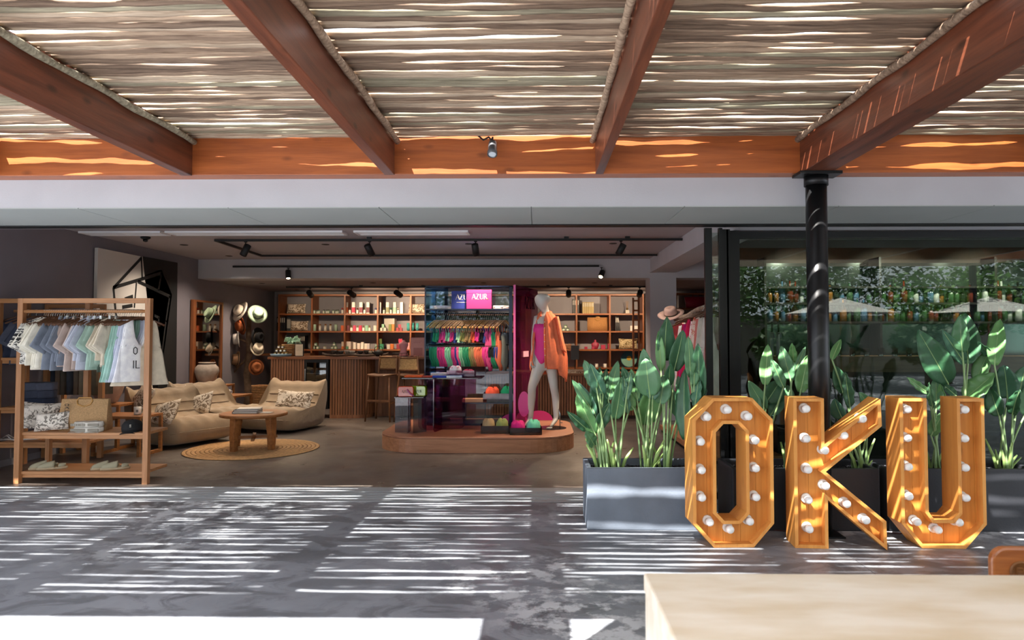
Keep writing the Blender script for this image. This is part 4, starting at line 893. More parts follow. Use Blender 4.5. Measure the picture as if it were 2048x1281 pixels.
MB().rings([[Vector((x * 1.0, y - .02, z)) for x, y in plan + [(x2, YC + .6)]] for z in (0, .06)], smooth=False).build('plinth', WALNUT, t)
xr0, xr1 = cx_(972), 1.86; HR = at(1200, 747, YC).z
MB().box(x3, xr0 - .05, YC + .35, YC + .6, 0, HC - .045).build('panel_back', wood('counter_panel', '8a5a3a', '6a4028', 'Z', .5), t)
for k in range(int((xr0 - .1 - x3) / .52)): MB().box(x3 + .02 + k * .52, x3 + .50 + k * .52, YC + .335, YC + .35, .05, HC - .06).build('panel', MATS['counter_panel'], t)
MB().box(xr0, xr1, YC + .016, YC + .6, 0, HR - .045).build('carcass', DKW, t); slats([(xr0, YC), (xr1, YC)], .06, HR - .045, t)
MB().box(xr0 - .01, 1.87, YC - .03, YC + .64, HR - .045, HR).build('worktop', wood('worktop_wood', '8b5836', '6b4026', 'X', .35), t, bevel=.004)
MB().box(-4.62, xr0 - .02, YC - .03, YC + .64, HC - .045, HC).build('worktop', wood('worktop_wood', '8b5836', '6b4026', 'X', .35), t, bevel=.004)
MB().box(-5.74, -4.62, YC + 2.2, YC + 2.5, HC - .045, HC).build('worktop_end', MATS['worktop_wood'], t)
# drinks cooler
t = thing('drinks_cooler', 'black glass-door drinks cooler built in under the counter', 'fridge', ((xf0 + xf1) / 2, YC, 0)); w = (xf1 - xf0) / 2 - .006; zc0, zc1 = .16, HC - .05
mb = MB(); mb.box(-w, -w + .03, 0, .55, zc0, zc1); mb.box(w - .03, w, 0, .55, zc0, zc1); mb.box(-w + .03, w - .03, 0, .55, zc1 - .04, zc1); mb.box(-w + .03, w - .03, 0, .55, zc0, zc0 + .08); mb.box(-w + .03, w - .03, .52, .55, zc0 + .08, zc1 - .04); mb.build('body', BLACK, t)
d = MB().box(-w + .005, -w + .045, -.03, -.002, zc0, zc1).box(w - .045, w - .005, -.03, -.002, zc0, zc1).box(-w + .045, w - .045, -.03, -.002, zc1 - .05, zc1).box(-w + .045, w - .045, -.03, -.002, zc0, zc0 + .06).build('door', BLACK, t)
MB().box(-w + .045, w - .045, -.02, -.012, zc0 + .06, zc1 - .05).build('pane', glassy('cooler_pane', 'c8d0d0', .08), d); MB().tube([(-w + .03, -.05, .55), (-w + .03, -.05, .85)], .007, 6).build('handle', ALU, d)
for z in (.36, .56, .76): MB().box(-w + .035, w - .035, .02, .5, z, z + .008).build('wire_shelf', ALU, t)
for k in range(8):
    b = MB().lathe([(.028, 0), (.03, .005), (.03, .06), (.02, .07), (.02, .085)], n=10).build('drink_jar', glassy('jar_pink_%d' % (k % 2), ('c7a8a8', 'd8c9b8')[k % 2], .15, dens=.6)); b.location = ((xf0 + xf1) / 2 - .10 + .07 * (k % 4), YC + .10, (.569, .769)[k // 4]); tag(b, 'small glass jar inside the drinks cooler, %s on its %s wire shelf' % (ORD[k % 4], ('middle', 'upper')[k // 4]), 'jar', 'jars in the drinks cooler')
# ================================================================== back wall shelving
YS, YW = 14.45, 14.88
ZR = [at(700, y, YS).z for y in (589, 627.5, 662.5, 699)]
xL = at(556, 640, YS).x; xR = at(1288, 640, YS).x
NB = 11; pitch = (xR - .03 - xL) / NB; th = .032
ZR.append(at(1250, 736, YS).z)
def shelf_unit(label, i0, i1):
    t = thing('wall_shelf', label, 'shelf', (xL + i0 * pitch, YS, 0), 0, 'open wooden wall shelving'); n = i1 - i0
    for i in range(n + 1): MB().box(i * pitch, i * pitch + th, 0, YW - YS, ZR[4] - .3, ZR[0]).build('upright', SHELFZ, t)
    for i in range(n):
        for k, z in enumerate(ZR): MB().box(i * pitch + th, (i + 1) * pitch, 0.004, YW - YS, z - th, z).build('shelf_board', SHELFW, t)
    return t
shelf_unit('open wooden wall shelving behind the till side of the counter', 0, 6); shelf_unit('open wooden wall shelving behind the mannequin', 6, 11)
# the unit past the pier
t = thing('wall_shelf', 'open wooden wall shelving past the white pier', 'shelf', (2.42 + .18, YS - .3, 0), 0, 'open wooden wall shelving')
MB().box(.28, .32, 0, .4, 0, ZR[0]).build('upright', SHELFZ, t); MB().box(1.06, 1.10, 0, .4, 0, ZR[0]).build('upright', SHELFZ, t)
for z in (ZR[0], ZR[1] + .10, ZR[2] - .1, .9, .45): MB().box(.32, 1.06, 0, .4, z - .03, z).build('shelf_board', SHELFW, t)
# end screen of angled boards beside the pier
t = thing('wooden_screen', 'narrow wooden side panel with openings beside the white pier', 'panel', (1.78, 12.6, 0)); 
for x in (0, .10): MB().box(x, x + .03, 0, .05, 0, 2.12).build('upright', SHELFZ, t)
for k in range(6): MB().box(.03, .10, 0, .05, 1.15 + k * .18, 1.18 + k * .18).build('rung', SHELFW, t)
# ---- goods on the shelves
def sx_(px): return at(px, 640, YS + .15).x
ROWN = {0: 'top', 1: 'second', 2: 'third', 3: 'fourth'}
def zrow(r): return ZR[r + 1]
cnt = {}
def goods(kind, px, row, **k):
    x = sx_(px); z = zrow(row) + .0008; y = YS + k.get('dy', .12); bay = max(0, int((x - xL) / pitch)); key = (k['lab'], bay, row); cnt[key] = cnt.get(key, 0) + 1
    where = '%s wall shelf, %s bay' % (ROWN[row], ORD[bay])
    lab = '%s on the %s' % (k['lab'], where) + (', %s one' % ORD[cnt[key] - 1] if k.get('many') else '')
    if k.get('z'): z += k['z']; 
    t = thing(k.get('name', kind), lab, k.get('cat', kind), (x, y, z), R(k.get('rz', 0)), 'goods on the wall shelves'); c = k.get('c', 'd8d8d0'); w, h = k.get('w', .06), k.get('h', .1); m = mat('goods_' + c, c, .5)
    if kind == 'jar':
        MB().lathe([(w * .48, 0), (w * .5, .004), (w * .5, h * .72), (w * .38, h * .8)], n=14).build('jar_body', m, t); MB().lathe([(w * .42, h * .78), (w * .42, h), (w * .2, h)], n=14).build('lid', mat('goods_' + k.get('c2', '9a9a8a'), k.get('c2', '9a9a8a'), .35, metal=.4), t)
        MB().box(-w * .3, w * .3, -w * .51, -w * .48, h * .2, h * .55).build('label', mat('label_white', 'e6e2da', .7), t)
    elif kind == 'box':
        MB().box(-w / 2, w / 2, -w / 2, w / 2, 0, h).build('carton', m, t, bevel=.001)
        if k.get('c2'): MB().box(-w / 2 - .0008, w / 2 + .0008, -w / 2 - .0008, w / 2, h * k.get('lo', .0), h * k.get('hi', .5)).build('sleeve_band', mat('goods_' + k['c2'], k['c2'], .5), t)
    elif kind == 'diffuser':
        MB().box(-w / 2, w / 2, -w / 2, w / 2, 0, h * .6).build('bottle', mat('goods_' + c, c, .2), t, bevel=.004); MB().lathe([(w * .2, h * .6), (w * .2, h * .75), (w * .28, h * .75), (w * .28, h)], n=10).build('cap', mat('gold_cap', 'a98a4e', .3, metal=.8), t)
        if k.get('bow'): MB().tube([(-w * .5, -.0, h * .72), (-w * .2, -.02, h * .9), (0, -.02, h * .7), (w * .2, -.02, h * .9), (w * .5, 0, h * .72)], .008, 6).build('bow', mat('goods_' + k['bow'], k['bow'], .5), t)
        if k.get('reeds'):
            for q in range(5): MB().tube([(0, 0, h * .6), ((q - 2) * .014, 0, h * 2.2)], .0025, 4).build('reed', mat('reed_stick', 'a5835b', .8), t)
    elif kind == 'tube':
        MB().rings([[Vector((w / 2 * math.cos(a), d_ * math.sin(a), z_)) for a in (2 * PI * q / 12 for q in range(12))] for z_, d_ in ((.025, w * .4), (h * .5, w * .3), (h, .004))]).build('tube_body', m, t); MB().lathe([(w * .36, 0), (w * .38, .03)], n=12).build('cap', mat('goods_' + k.get('c2', '1f5f5f'), k.get('c2', '1f5f5f'), .4), t)
    elif kind == 'book':
        MB().box(-w / 2 + .002, w / 2 - .002, .003, .2, .003, h - .003).build('pages', mat('paper', 'ddd8d0', .9), t); MB().box(-w / 2, -w / 2 + .002, 0, .2, 0, h).box(w / 2 - .002, w / 2, 0, .2, 0, h).box(-w / 2 + .002, w / 2 - .002, 0, .003, 0, h).build('cover', m, t); MB().box(-w * .25, w * .25, -.001, 0, h * .6, h * .92).build('spine_title', mat('spine_print', 'b9b4aa', .6), t)
    elif kind == 'candle':
        MB().lathe([(w * .5, 0), (w * .5, h)], n=14).build('glass_cup', m, t); MB().lathe([(w * .52, h), (w * .52, h + .008)], n=14).build('lid', mat('goods_' + k.get('c2', '8d8a6a'), k.get('c2', '8d8a6a'), .4), t)
    elif kind == 'bust':
        MB().rings([[Vector((a_ * math.cos(a), b_ * math.sin(a), z_)) for a in (2 * PI * q / 18 for q in range(18))] for a_, b_, z_ in ((w * .3, .02, 0), (w * .35, .05, h * .1), (w * .5, .06, h * .35), (w * .52, .05, h * .5), (w * .42, .045, h * .66), (w * .16, .03, h * .76), (w * .13, .03, h * .95), (w * .08, .02, h))]).build('torso', m, t); MB().lathe([(w * .3, 0), (w * .28, .01)], n=14).build('base', m, t)
    elif kind == 'plate':
        MB().lathe([(.0, 0), (w * .5, .0), (w * .52, .02), (w * .5, .03), (w * .48, .012), (.0, .010)], n=40, cap=False).build('rim', mat('tray_rim', '2f6470', .4), t, loc=(0, 0, h / 2), rot=(R(80), 0, 0))
    return t
# cushions
for px, row, w, lab in ((592, 0, .42, 'first bay'), (598, 1, .40, 'first bay below'), (834, 0, .40, 'fifth bay')):
    c = at(px, 640, YS + .15); cushion('palm print cushion on the wall shelf, ' + lab, (c.x, YS + .17, zrow(row) + .115), w * .95, .215, .10, (R(-14), 0, R(3)), PALM, 'cushions on the wall shelves', seed=row)
c = at(1256, 640, YS + .15); cushion('sand coloured patterned cushion on the third wall shelf behind the plants', (c.x, YS + .17, zrow(2) + .12), .40, .22, .10, (R(-14), 0, 0), printed('palm_gold', 'c9b48c', '6b5630', 11, .46), 'cushions on the wall shelves', 5)
# top row
for g, px0 in enumerate((630, 649, 668)):
    for q in range(3): goods('jar', px0 + q * 4.6, 0, lab='mint green candle jar', c='a9c7b0', c2='55584e', w=.05, h=.085, many=1, cat='jar', name='candle_jar', dy=.10 + (q % 2) * .05)
for q, (px, c2, bow) in enumerate(((693, 'd9642a', 'b8283a'), (708, 'c42c4c', '6f2030'), (723, '7c3444', '7c3444'), (737, '6a3038', None))):
    goods('box', px, 0, lab='tall white carton with coloured lower half', c='e2dcd4', c2=c2, w=.065, h=.245, lo=.08, hi=.55, many=1, cat='box', name='tall_carton'); goods('diffuser', px - 7.3, 0, lab='small white scent bottle with gold cap', c='e8e2d8', w=.04, h=.13, bow=bow, many=1, cat='bottle', name='scent_bottle')
for q, (px, c2, bow) in enumerate(((760, 'b9bfd0', '4a5a9a'), (776, '8d9060', '6a7a40'), (790, '9cc8a8', '2f8f6a'), (804, 'd8d4cc', 'c8c4bc'))):
    goods('box', px, 0, lab='tall white carton with coloured lower half', c='e2dcd4', c2=c2, w=.065, h=.245, lo=.08, hi=.55, many=1, cat='box', name='tall_carton'); goods('diffuser', px - 7.5, 0, lab='small white scent bottle with gold cap', c='e8e2d8', w=.04, h=.13, bow=bow, many=1, cat='bottle', name='scent_bottle')
# second row
for q in range(5): goods('book', 559 + q * 3.4, 1, lab='black book with pale spine print', c='17161a', w=.03, h=.30, many=1, dy=.04)
goods('box', 579, 1, lab='black framed box with white drawing', c='1b1a1d', c2='8a8580', w=.07, h=.28, lo=.2, hi=.9, cat='box', name='book_box', rz=12)
for q, (px, c) in enumerate(((630, 'a9c7b0'), (673, 'a9c7b0'))): goods('candle', px, 1, lab='mint green round tin', c=c, c2='9fb59f', w=.07, h=.135, many=1, cat='tin', name='round_tin')
for px in (641, 652, 662): goods('jar', px, 1, lab='clear jar with cork lid', c='c9c2b4', c2='8d5f38', w=.05, h=.15, many=1, cat='jar', name='cork_jar')
for q, (px, c, c2) in enumerate(((686, 'd9642a', 'd9642a'), (692, 'e6e0d6', 'c9a050'), (697.5, '6a3038', '6a3038'), (704, 'e6e0d6', 'c9a050'), (710, 'd04a6a', 'd04a6a'), (716, 'e6e0d6', 'c9a050'), (722, 'c22c50', '7a2438'), (728, 'e6e0d6', 'c9a050'), (734.5, '8fc0a4', '8fc0a4'), (740, 'e6e0d6', 'c9a050'))):
    if c == 'e6e0d6': goods('diffuser', px, 1, lab='white hand soap bottle', c=c, w=.045, h=.12, many=1, cat='bottle', name='soap_bottle')
    else: goods('box', px, 1, lab='small coloured carton', c=c, w=.055, h=.12, many=1, cat='box', name='small_carton')
for q, (px, c, h, z) in enumerate(((751, 'e0dace', .12, 0), (757, 'd8d2c6', .12, 0), (764, 'e0dace', .07, 0), (771, 'd8d4c8', .07, 0), (767, '9cc8a8', .075, .071), (781, '7f8a44', .145, 0), (787, 'c98030', .145, 0), (796, '9c3040', .07, 0), (803, '8a3040', .07, 0), (800, 'a83850', .07, .071))):
    goods('box', px, 1, lab='small giftware carton', c=c, w=.055, h=h, many=1, z=z, cat='box', name='gift_carton')
goods('box', 778, 1, lab='large pale carrier bag with ribbon', c='b9b0a6', w=.22, h=.27, dy=.3, cat='bag', name='carrier_bag')
for px in (817, 826, 835, 857): goods('tube', px, 1, lab='teal cosmetic tube', c='2f8a88', w=.06, h=.17, many=1, cat='tube', name='cosmetic_tube')
# third row
for q in range(4): goods('book', 604 + q * 2.8, 2, lab='black book with pale spine print', c='17161a', w=.026, h=.29, many=1, dy=.04)
for q, (px, z) in enumerate(((629, 0), (637, 0), (633, .07), (666, 0), (673, 0), (670, .07), (651, 0))): goods('jar', px, 2, lab='mint green lidded tin', c='a3bfa6' if px != 651 else 'd9d2c4', c2='8a9a80', w=.065, h=.07, z=z, many=1, cat='jar', name='lidded_tin')
goods('box', 694, 2, lab='white carton patterned with red shapes', c='dccfc4', w=.2, h=.16, cat='box', name='patterned_carton', dy=.2)
for q, (px, c, h) in enumerate(((689, 'd9743a', .06), (696, '6fae8a', .06), (712, 'e4dccf', .145), (720, 'e0d4c8', .125), (727, 'e8e0d6', .15), (734, 'e0d8cc', .12), (739, 'c9c0c4', .12))): goods('box', px, 2, lab='small white and coloured carton', c=c, w=.06, h=h, many=1, cat='box', name='small_carton', dy=.08)
for q, (px, c, h, z) in enumerate(((762, '5f7034', .11, .11), (765, '3f9a74', .11, 0), (756, '9cc8a8', .10, 0), (779, 'd8cfc4', .10, 0), (785, 'd97a34', .11, 0), (798, '8a2c40', .11, 0), (802, 'c03050', .11, .11), (817, 'c98a90', .14, 0))): goods('box', px, 2, lab='coloured square carton', c=c, w=.075, h=h, z=z, many=1, cat='box', name='square_carton')
# right-hand unit
for q in range(4): goods('book', 1146 + q * 3.4, 0, lab='black book with pale spine print', c='17161a', w=.03, h=.30, many=1, dy=.04)
for q in range(6): goods('book', 1166 + q * 3.8, 0, lab='gold and cream patterned book', c='a08a58', w=.036, h=.24, many=1, dy=.04)
goods('diffuser', 1254, 0, lab='clear reed diffuser bottle', c='b9b3a8', w=.08, h=.12, reeds=1, cat='diffuser', name='reed_diffuser')
for q, (px, z) in enumerate(((1127, 0), (1135, 0), (1131, .065))): goods('jar', px, 1, lab='mint green lidded tin', c='8fae94', c2='7f8f78', w=.07, h=.065, z=z, many=1, cat='jar', name='lidded_tin')
x = sx_(1195); t = thing('tote_bag', 'brown jute tote bag on the second wall shelf behind the mannequin', 'bag', (x, YS + .14, zrow(1)), 0); MB().rings([bag_ring(0, .215, .05), bag_ring(.15, .215, .04), bag_ring(.29, .212, .018)]).build('bag_body', mat('jute_dark', '9a6c3e', .9, vary=.12, scale=60), t); MB().tube([(-.05, -.03, .28), (-.045, -.04, .24), (0, -.045, .225), (.045, -.04, .24), (.05, -.03, .28), (.04, -.03, .30), (-.04, -.03, .30)], .007, 6).build('cane_handle', MATS['cane'], t)
for q, (px, rz) in enumerate(((1231, 0), (1235, 4), (1239, 9))):
    b = goods('book', px, 1, lab='dark leaning book', c='1d1c20', w=.03, h=.30, many=1, dy=.05); b.rotation_euler = (0, R(-rz), 0)
for q, px in enumerate((1263, 1271)): goods('box', px, 1, lab='white cube carton with red dot', c='e6ded6', w=.08, h=.11, many=1, cat='box', name='white_carton')
goods('bust', 1190, 2, lab='crimson necklace bust', c='8e2540', w=.16, h=.20, cat='display', name='necklace_bust')
for q, (px, h, w) in enumerate(((1171, .055, .06), (1185, .055, .06), (1205, .09, .09), (1217, .06, .055))): goods('box', px, 2, lab='crimson jewellery box', c='a02846', w=w, h=h, many=1, cat='box', name='jewellery_box', dy=.05)
goods('box', 1217, 2, lab='crimson jewellery box', c='a02846', w=.055, h=.06, z=.061, many=1, cat='box', name='jewellery_box', dy=.05)
# gold framed bag + round tray
x = sx_(1256) ; YT = YC + .45; YT = YS + .2; xt = at(1258, 716, YT).x; rr_ = .175; t = thing('round_tray', 'round teal and mint tray with a yellow sun on the lowest wall shelf', 'tray', (xt, YT, ZR[4] + rr_)); t.rotation_euler = (R(0), 0, 0)
MB().prism([(rr_ * math.cos(a), rr_ * math.sin(a)) for a in (2 * PI * k / 40 for k in range(40))], 0, .012).build('rim', mat('tray_blue', '2e6674', .4), t)
MB().prism([(rr_ * .93 * math.cos(a), rr_ * .93 * math.sin(a)) for a in (PI + PI * k / 30 for k in range(31))], -.002, 0).build('lower_field', mat('tray_mint', '86b5a4', .4), t)
MB().prism([(.05 * math.cos(a), .02 + .05 * math.sin(a)) for a in (2 * PI * k / 24 for k in range(24))], -.004, -.002).build('sun_disc', mat('tray_sun', 'cfa53a', .4), t)
for q, px in enumerate((1193, 1210)):
    b = MB().lathe([(.035, 0), (.036, .08), (.03, .08), (.028, .01)], n=14, cap=False).build('mug', MUGM); p = at(px, 730, YS + .1); b.location = (p.x, YS + .1, ZR[4]); tag(b, 'small white cup on the lowest wall shelf behind the plants, %s from the mannequin' % ORD[q], 'mug', 'cups on the counter')
p = at(1152, 738, YC + .1); t = thing('patterned_box', 'long cream box with brown print on the counter behind the mannequin', 'box', (p.x, YC + .12, HR)); MB().box(-.13, .13, -.06, .06, 0, .06).build('carton', printed('box_print', 'd8cbb4', '6a4a3a', 20, .5), t, bevel=.002); MB().box(-.131, .131, -.061, .061, .042, .06).build('lid', mat('box_lid', 'c9bba4', .6), t)
p = at(1150, 710, YC + .3); t = thing('tablet_stand', 'dark till tablet on a stand behind the mannequin', 'tablet', (p.x, YC + .3, HR)); MB().box(-.07, .07, 0, .012, .22, .47).build('screen', mat('tablet_grey', '4b4d52', .3), t); MB().box(-.008, .008, .004, .02, 0, .24).build('stem', BLACKM, t); MB().box(-.05, .05, -.04, .05, 0, .008).build('foot', BLACKM, t)
for q, (px, zz) in enumerate(((1131, zrow(2)), (1138, zrow(2)))):
    b = MB().lathe([(.04, 0), (.06, .02), (.055, .03), (.03, .028)], n=14).build('wooden_ring', WALNUT); b.location = (sx_(px), YS + .05, zz + .06 + .0); b.rotation_euler = (R(90), 0, 0); tag(b, 'round woven bangle display on the third shelf by the mannequin, %s one' % ORD[q], 'display', 'bangle displays')
# ---- things on the worktop
def wt(px, dy=.2): p = at(px, 714, YC + dy); return (p.x, YC + dy, HC + .0006)
c = wt(562, .12); t = thing('round_tray', 'pale blue round tray under the jars at the counter end', 'tray', c); MB().lathe([(.15, 0), (.175, .02), (.18, .045), (.17, .045), (.165, .02), (0, .015)], n=30, cap=False).build('tray_body', mat('tray_pale_blue', '7f9cae', .5), t)
jars = [(-.10, 0, 0), (-.035, 0, 0), (.03, 0, 0), (.095, 0, 0), (-.07, .0, .062), (0, .0, .062), (.065, 0, .062), (-.035, 0, .124), (.03, 0, .124)]
for k, (dx, dy, dz) in enumerate(jars):
    t = thing('honey_jar', 'small gold-lidded jar in the stack on the blue tray, %s of the %s layer' % (ORD[[0, 1, 2, 3, 0, 1, 2, 0, 1][k]], ('bottom', 'middle', 'top')[0 if k < 4 else 1 if k < 7 else 2]), 'jar', (c[0] + dx, c[1] + dy, HC + .017 + dz), 0, 'jars stacked on the blue tray')
    MB().lathe([(.025, 0), (.027, .004), (.027, .036), (.022, .042)], n=12).build('jar_body', mat('jar_glass', '7a7060', .15), t); MB().lathe([(.024, .042), (.024, .056), (.02, .058)], n=12).build('lid', mat('brass', 'c09a55', .3, metal=1), t); MB().box(-.016, .016, -.0285, -.026, .01, .034).build('label', mat('label_white', 'e6e2da', .7), t)
c = wt(583, .35); t = basket('wicker basket filled with mint tissue wrapped gifts on the counter', c, .16, .22, 'gift_basket'); TIS = mat('tissue_mint', 'a8cdb0', .7, vary=.1, scale=20)
rnd = random.Random(5)
for k in range(16):
    a = rnd.uniform(0, 6.3); r_ = rnd.uniform(0, .14); M = Matrix.Translation((c[0] + r_ * math.cos(a), c[1] + r_ * .8 * math.sin(a), c[2] + .23 + rnd.uniform(0, .08))) @ Euler((rnd.random() * 3, rnd.random() * 3, rnd.random() * 3)).to_matrix().to_4x4()
    mb = MB(); mb.add([M @ Vector(v) for v in ((0, 0, .07), (.05, .01, 0), (0, .045, -.01), (-.05, 0, .01), (0, -.05, 0), (.01, 0, -.06), (.055, .055, .05), (-.06, -.03, .05))], [(0, 1, 2), (0, 2, 3), (0, 3, 4), (0, 4, 1), (5, 2, 1), (5, 3, 2), (5, 4, 3), (5, 1, 4), (6, 1, 2), (7, 3, 4)])
    tag(mb.build('tissue_parcel', TIS), 'crumpled mint tissue parcel in the wicker gift basket', 'parcel', 'tissue parcels in the gift basket')
c = wt(598, .1); t = thing('menu_frame', 'black framed card standing on the counter by the gift basket', 'sign', c, R(-6)); MB().box(-.08, .08, 0, .012, 0, .225).build('frame', BLACKM, t); MB().box(-.068, .068, -.002, 0, .012, .213).build('card', mat('card_cream', 'c9b8a0', .8), t)
MB().box(-.05, .05, -.003, -.002, .10, .104).box(-.05, .05, -.003, -.002, .12, .124).box(-.05, .05, -.003, -.002, .14, .144).box(-.05, .05, -.003, -.002, .16, .164).build('text_lines', mat('card_ink', '8a7a68', .8), t)
DRF = wood('driftwood', '5a4434', '3a2a20', 'X', .8)
for k, (px, w) in enumerate(((680, .30), (735, .36))):
    c = wt(px, .15); t = thing('driftwood_tray', 'dark driftwood tray on the counter, %s from the cooler' % ORD[k], 'tray', c, R(3), 'driftwood trays on the counter'); MB().rings([[Vector((x_, d_ * math.cos(a), .02 + .02 * math.sin(a) + zz)) for a in (2 * PI * q / 10 for q in range(10))] for x_, d_, zz in ((-w, .03, .03), (-w * .8, .08, .01), (-w * .2, .11, .0), (w * .4, .10, .005), (w * .85, .06, .012), (w, .02, .03))]).build('board', DRF, t)
for k, (px, cc, h) in enumerate(((668, '3b2f28', .07), (682, '2e2723', .06), (694, '8a7f74', .07), (704, '9a9288', .06), (721, '2a2422', .06), (733, '3a332c', .07), (742, 'b9a890', .05))):
    c = wt(px, .15); t = thing('bowl', 'small %s bowl on the driftwood trays, %s from the cooler' % ('grey' if cc[0] in '89' else 'dark brown' if cc[0] in '23' else 'cream', ORD[k]), 'bowl', (c[0], c[1], HC + .04), 0, 'small bowls on the driftwood trays'); MB().lathe([(.02, 0), (.045, h * .5), (.05, h), (.044, h), (.03, h * .3), (0, h * .2)], n=14, cap=False).build('bowl_body', mat('bowl_' + cc, cc, .5), t)
c = wt(757, .12); t = thing('teapot', 'black iron teapot with a tall hoop handle on the counter', 'teapot', (c[0], c[1], HC + .0)); MB().lathe([(.04, 0), (.075, .03), (.085, .06), (.07, .095), (.03, .11), (.012, .115), (.012, .13), (.0, .135)], n=18).build('pot_body', BLACKM, t); MB().tube([(-.075, 0, .09), (-.06, 0, .16), (0, 0, .19), (.06, 0, .16), (.075, 0, .09)], .006, 6).build('hoop_handle', BLACKM, t); MB().tube([(-.07, 0, .05), (-.11, 0, .08), (-.125, 0, .105)], [.016, .011, .009], 8).build('spout', BLACKM, t)
c = wt(807, .12); t = thing('torso_bust', 'small pale pink torso bust on the counter', 'display', c); PKB = mat('bust_pink', 'd9939a', .5)
MB().rings([[Vector((a_ * math.cos(a), b_ * math.sin(a), z_)) for a in (2 * PI * q / 18 for q in range(18))] for a_, b_, z_ in ((.065, .04, 0), (.075, .045, .04), (.052, .035, .10), (.065, .04, .15), (.085, .045, .20), (.078, .04, .235), (.03, .025, .255), (.026, .022, .28), (.024, .02, .284))]).build('torso', PKB, t)
c = wt(800, .04); t = thing('wire_tray', 'low dark wire tray in front of the pink bust', 'tray', c); 
for z in (.005, .06): MB().tube([(-.12, -.05, z), (.12, -.05, z), (.12, .06, z), (-.12, .06, z), (-.12, -.05, z)], .004, 5).build('wire_ring', BLACKM, t)
for x in (-.12, -.04, .04, .12): MB().tube([(x, -.05, 0), (x, -.05, .06)], .003, 4).build('upright', BLACKM, t)
c = wt(835, .14); t = thing('framed_sign', 'large pale pink framed sign leaning on the counter', 'sign', c, R(-3)); MB().box(-.125, .125, 0, .015, 0, .33).build('frame', mat('sign_pink_frame', 'c98f8c', .5), t); MB().box(-.112, .112, -.003, 0, .014, .316).build('panel', mat('sign_pink', 'dba6a2', .6), t); MB().box(-.07, .05, -.0045, -.003, .24, .246).box(-.05, .08, -.0045, -.003, .265, .269).box(-.07, .09, -.006, -.003, .02, .15).build('print', mat('sign_ink', 'b87f7c', .6), t)
c = wt(824, .06); 
for k in range(4):
    b = MB().rings([[Vector(((.022 + .008 * math.cos(q)) * math.cos(a), (.022 + .008 * math.cos(q)) * math.sin(a), .008 + .008 * math.sin(q))) for q in (0, 1.57, 3.14, 4.71)] for a in (2 * PI * j / 12 for j in range(12))], closed=True).build('bangle', mat('bangle_%d' % (k % 2), ('b87a70', '6a3a34')[k % 2], .4)); b.location = (c[0] - .05 + k * .05, c[1], HC); tag(b, 'small bangle lying before the pink framed sign, %s from the bust' % ORD[k], 'bangle', 'bangles on the counter')
# ---- bar stools
CANE = mat('cane_web', 'a8875c', .8, vary=.25, scale=60, bump=.5, bscale=160); STW = wood('stool_wood', '7a4f2f', '5c3820', 'Z', .45)
def stool(label, px, rz):
    p = at(px, 835, 11.45); t = thing('bar_stool', label, 'stool', (p.x, 11.42, 0), R(rz), 'cane backed bar stools')
    for sx in (-1, 1):
        MB().tube([(sx * .225, -.23, 0), (sx * .20, -.20, .40), (sx * .165, -.175, .75), (sx * .15, -.215, 1.08)], [.017, .018, .017, .013], 8).build('leg', STW, t)
        MB().tube([(sx * .22, .20, 0), (sx * .175, .15, .74)], [.015, .018], 8).build('leg', STW, t)
        MB().tube([(sx * .215, -.21, .30), (sx * .205, .185, .30)], .011, 7).build('side_rail', STW, t)
    MB().box(-.21, .21, -.21, -.18, .27, .31).build('footrest', STW, t); MB().box(-.20, .20, .165, .19, .33, .36).build('stretcher', STW, t)
    MB().rings([[Vector((.22 * sx * k_, .02 + .2 * sy * k_, z_ + .02 * abs(sx) ** 2)) for sx, sy in ((-1, -.8), (-.7, -1), (0, -1.02), (.7, -1), (1, -.8), (1, .6), (.7, 1), (0, 1.05), (-.7, 1), (-1, .6))] for k_, z_ in ((.95, .735), (1, .745), (1, .757), (.97, .762))]).build('seat', STW, t)
    MB().grid(lambda u, v: Vector(((u - .5) * .31, -.205 - .02 * (1 - (2 * u - 1) ** 2) + .0 * v, .86 + .18 * v)), 8, 3).build('cane_back', CANE, t)
    for z in (.85, 1.05): MB().tube([(-.16, -.205, z), (0, -.23, z), (.16, -.205, z)], .014, 7, flat=1).build('back_rail', STW, t)
stool('cane backed wooden bar stool nearest the curved counter end', 766, 180 + 168 - 180); stool('cane backed wooden bar stool partly behind the smoke acrylic stand', 824, -6)
# ================================================================== track lighting
def track(label, pts):
    t = thing('light_track', label, 'track', (0, 0, 0), 0, 'black lighting tracks')
    for a, b_ in zip(pts[:-1], pts[1:]):
        a, b_ = Vector(a), Vector(b_); d = (b_ - a); L = d.length; q = d.to_track_quat('X', 'Z').to_matrix().to_4x4(); MB().box(-.017, L + .017, -.017, .017, -.03, 0, Matrix.Translation(a) @ q).build('track_bar', BLACKM, t)
    return t
ZT = 2.69
a0 = atz(432, 479, ZT); Y1_ = a0.y; b0 = atz(523, 510, ZT); Y2_ = b0.y
a1 = at(1362, 476, Y1_); b1 = at(1312, 509, Y2_)
track('black lighting track on the front ceiling with a bent end', [(1.9, Y1_, ZT), (a0.x, Y1_, ZT), (b0.x, Y2_, ZT), (b1.x, Y2_, ZT)])
for x in (-2.2, .4, 1.2): MB().box(x - .03, x + .03, Y1_ - .02, Y1_ + .02, 0, .03).build('ceiling_clip', BLACKM, bpy.data.objects['light_track'], loc=(0, 0, ZT))
y3 = 11.44; z3 = at(840, 533, y3).z; track('black lighting track along the face of the white cross beam', [(at(468, 533, y3).x, y3, z3 + .015), (at(1196, 534, y3).x, y3, z3 + .015)])
for k in range(12): MB().box(-4.7 + k * .5, -4.66 + k * .5, y3 + .015, 11.5, z3 - .008, z3 + .008).build('wall_clip', BLACKM, bpy.data.objects['light_track.001'])
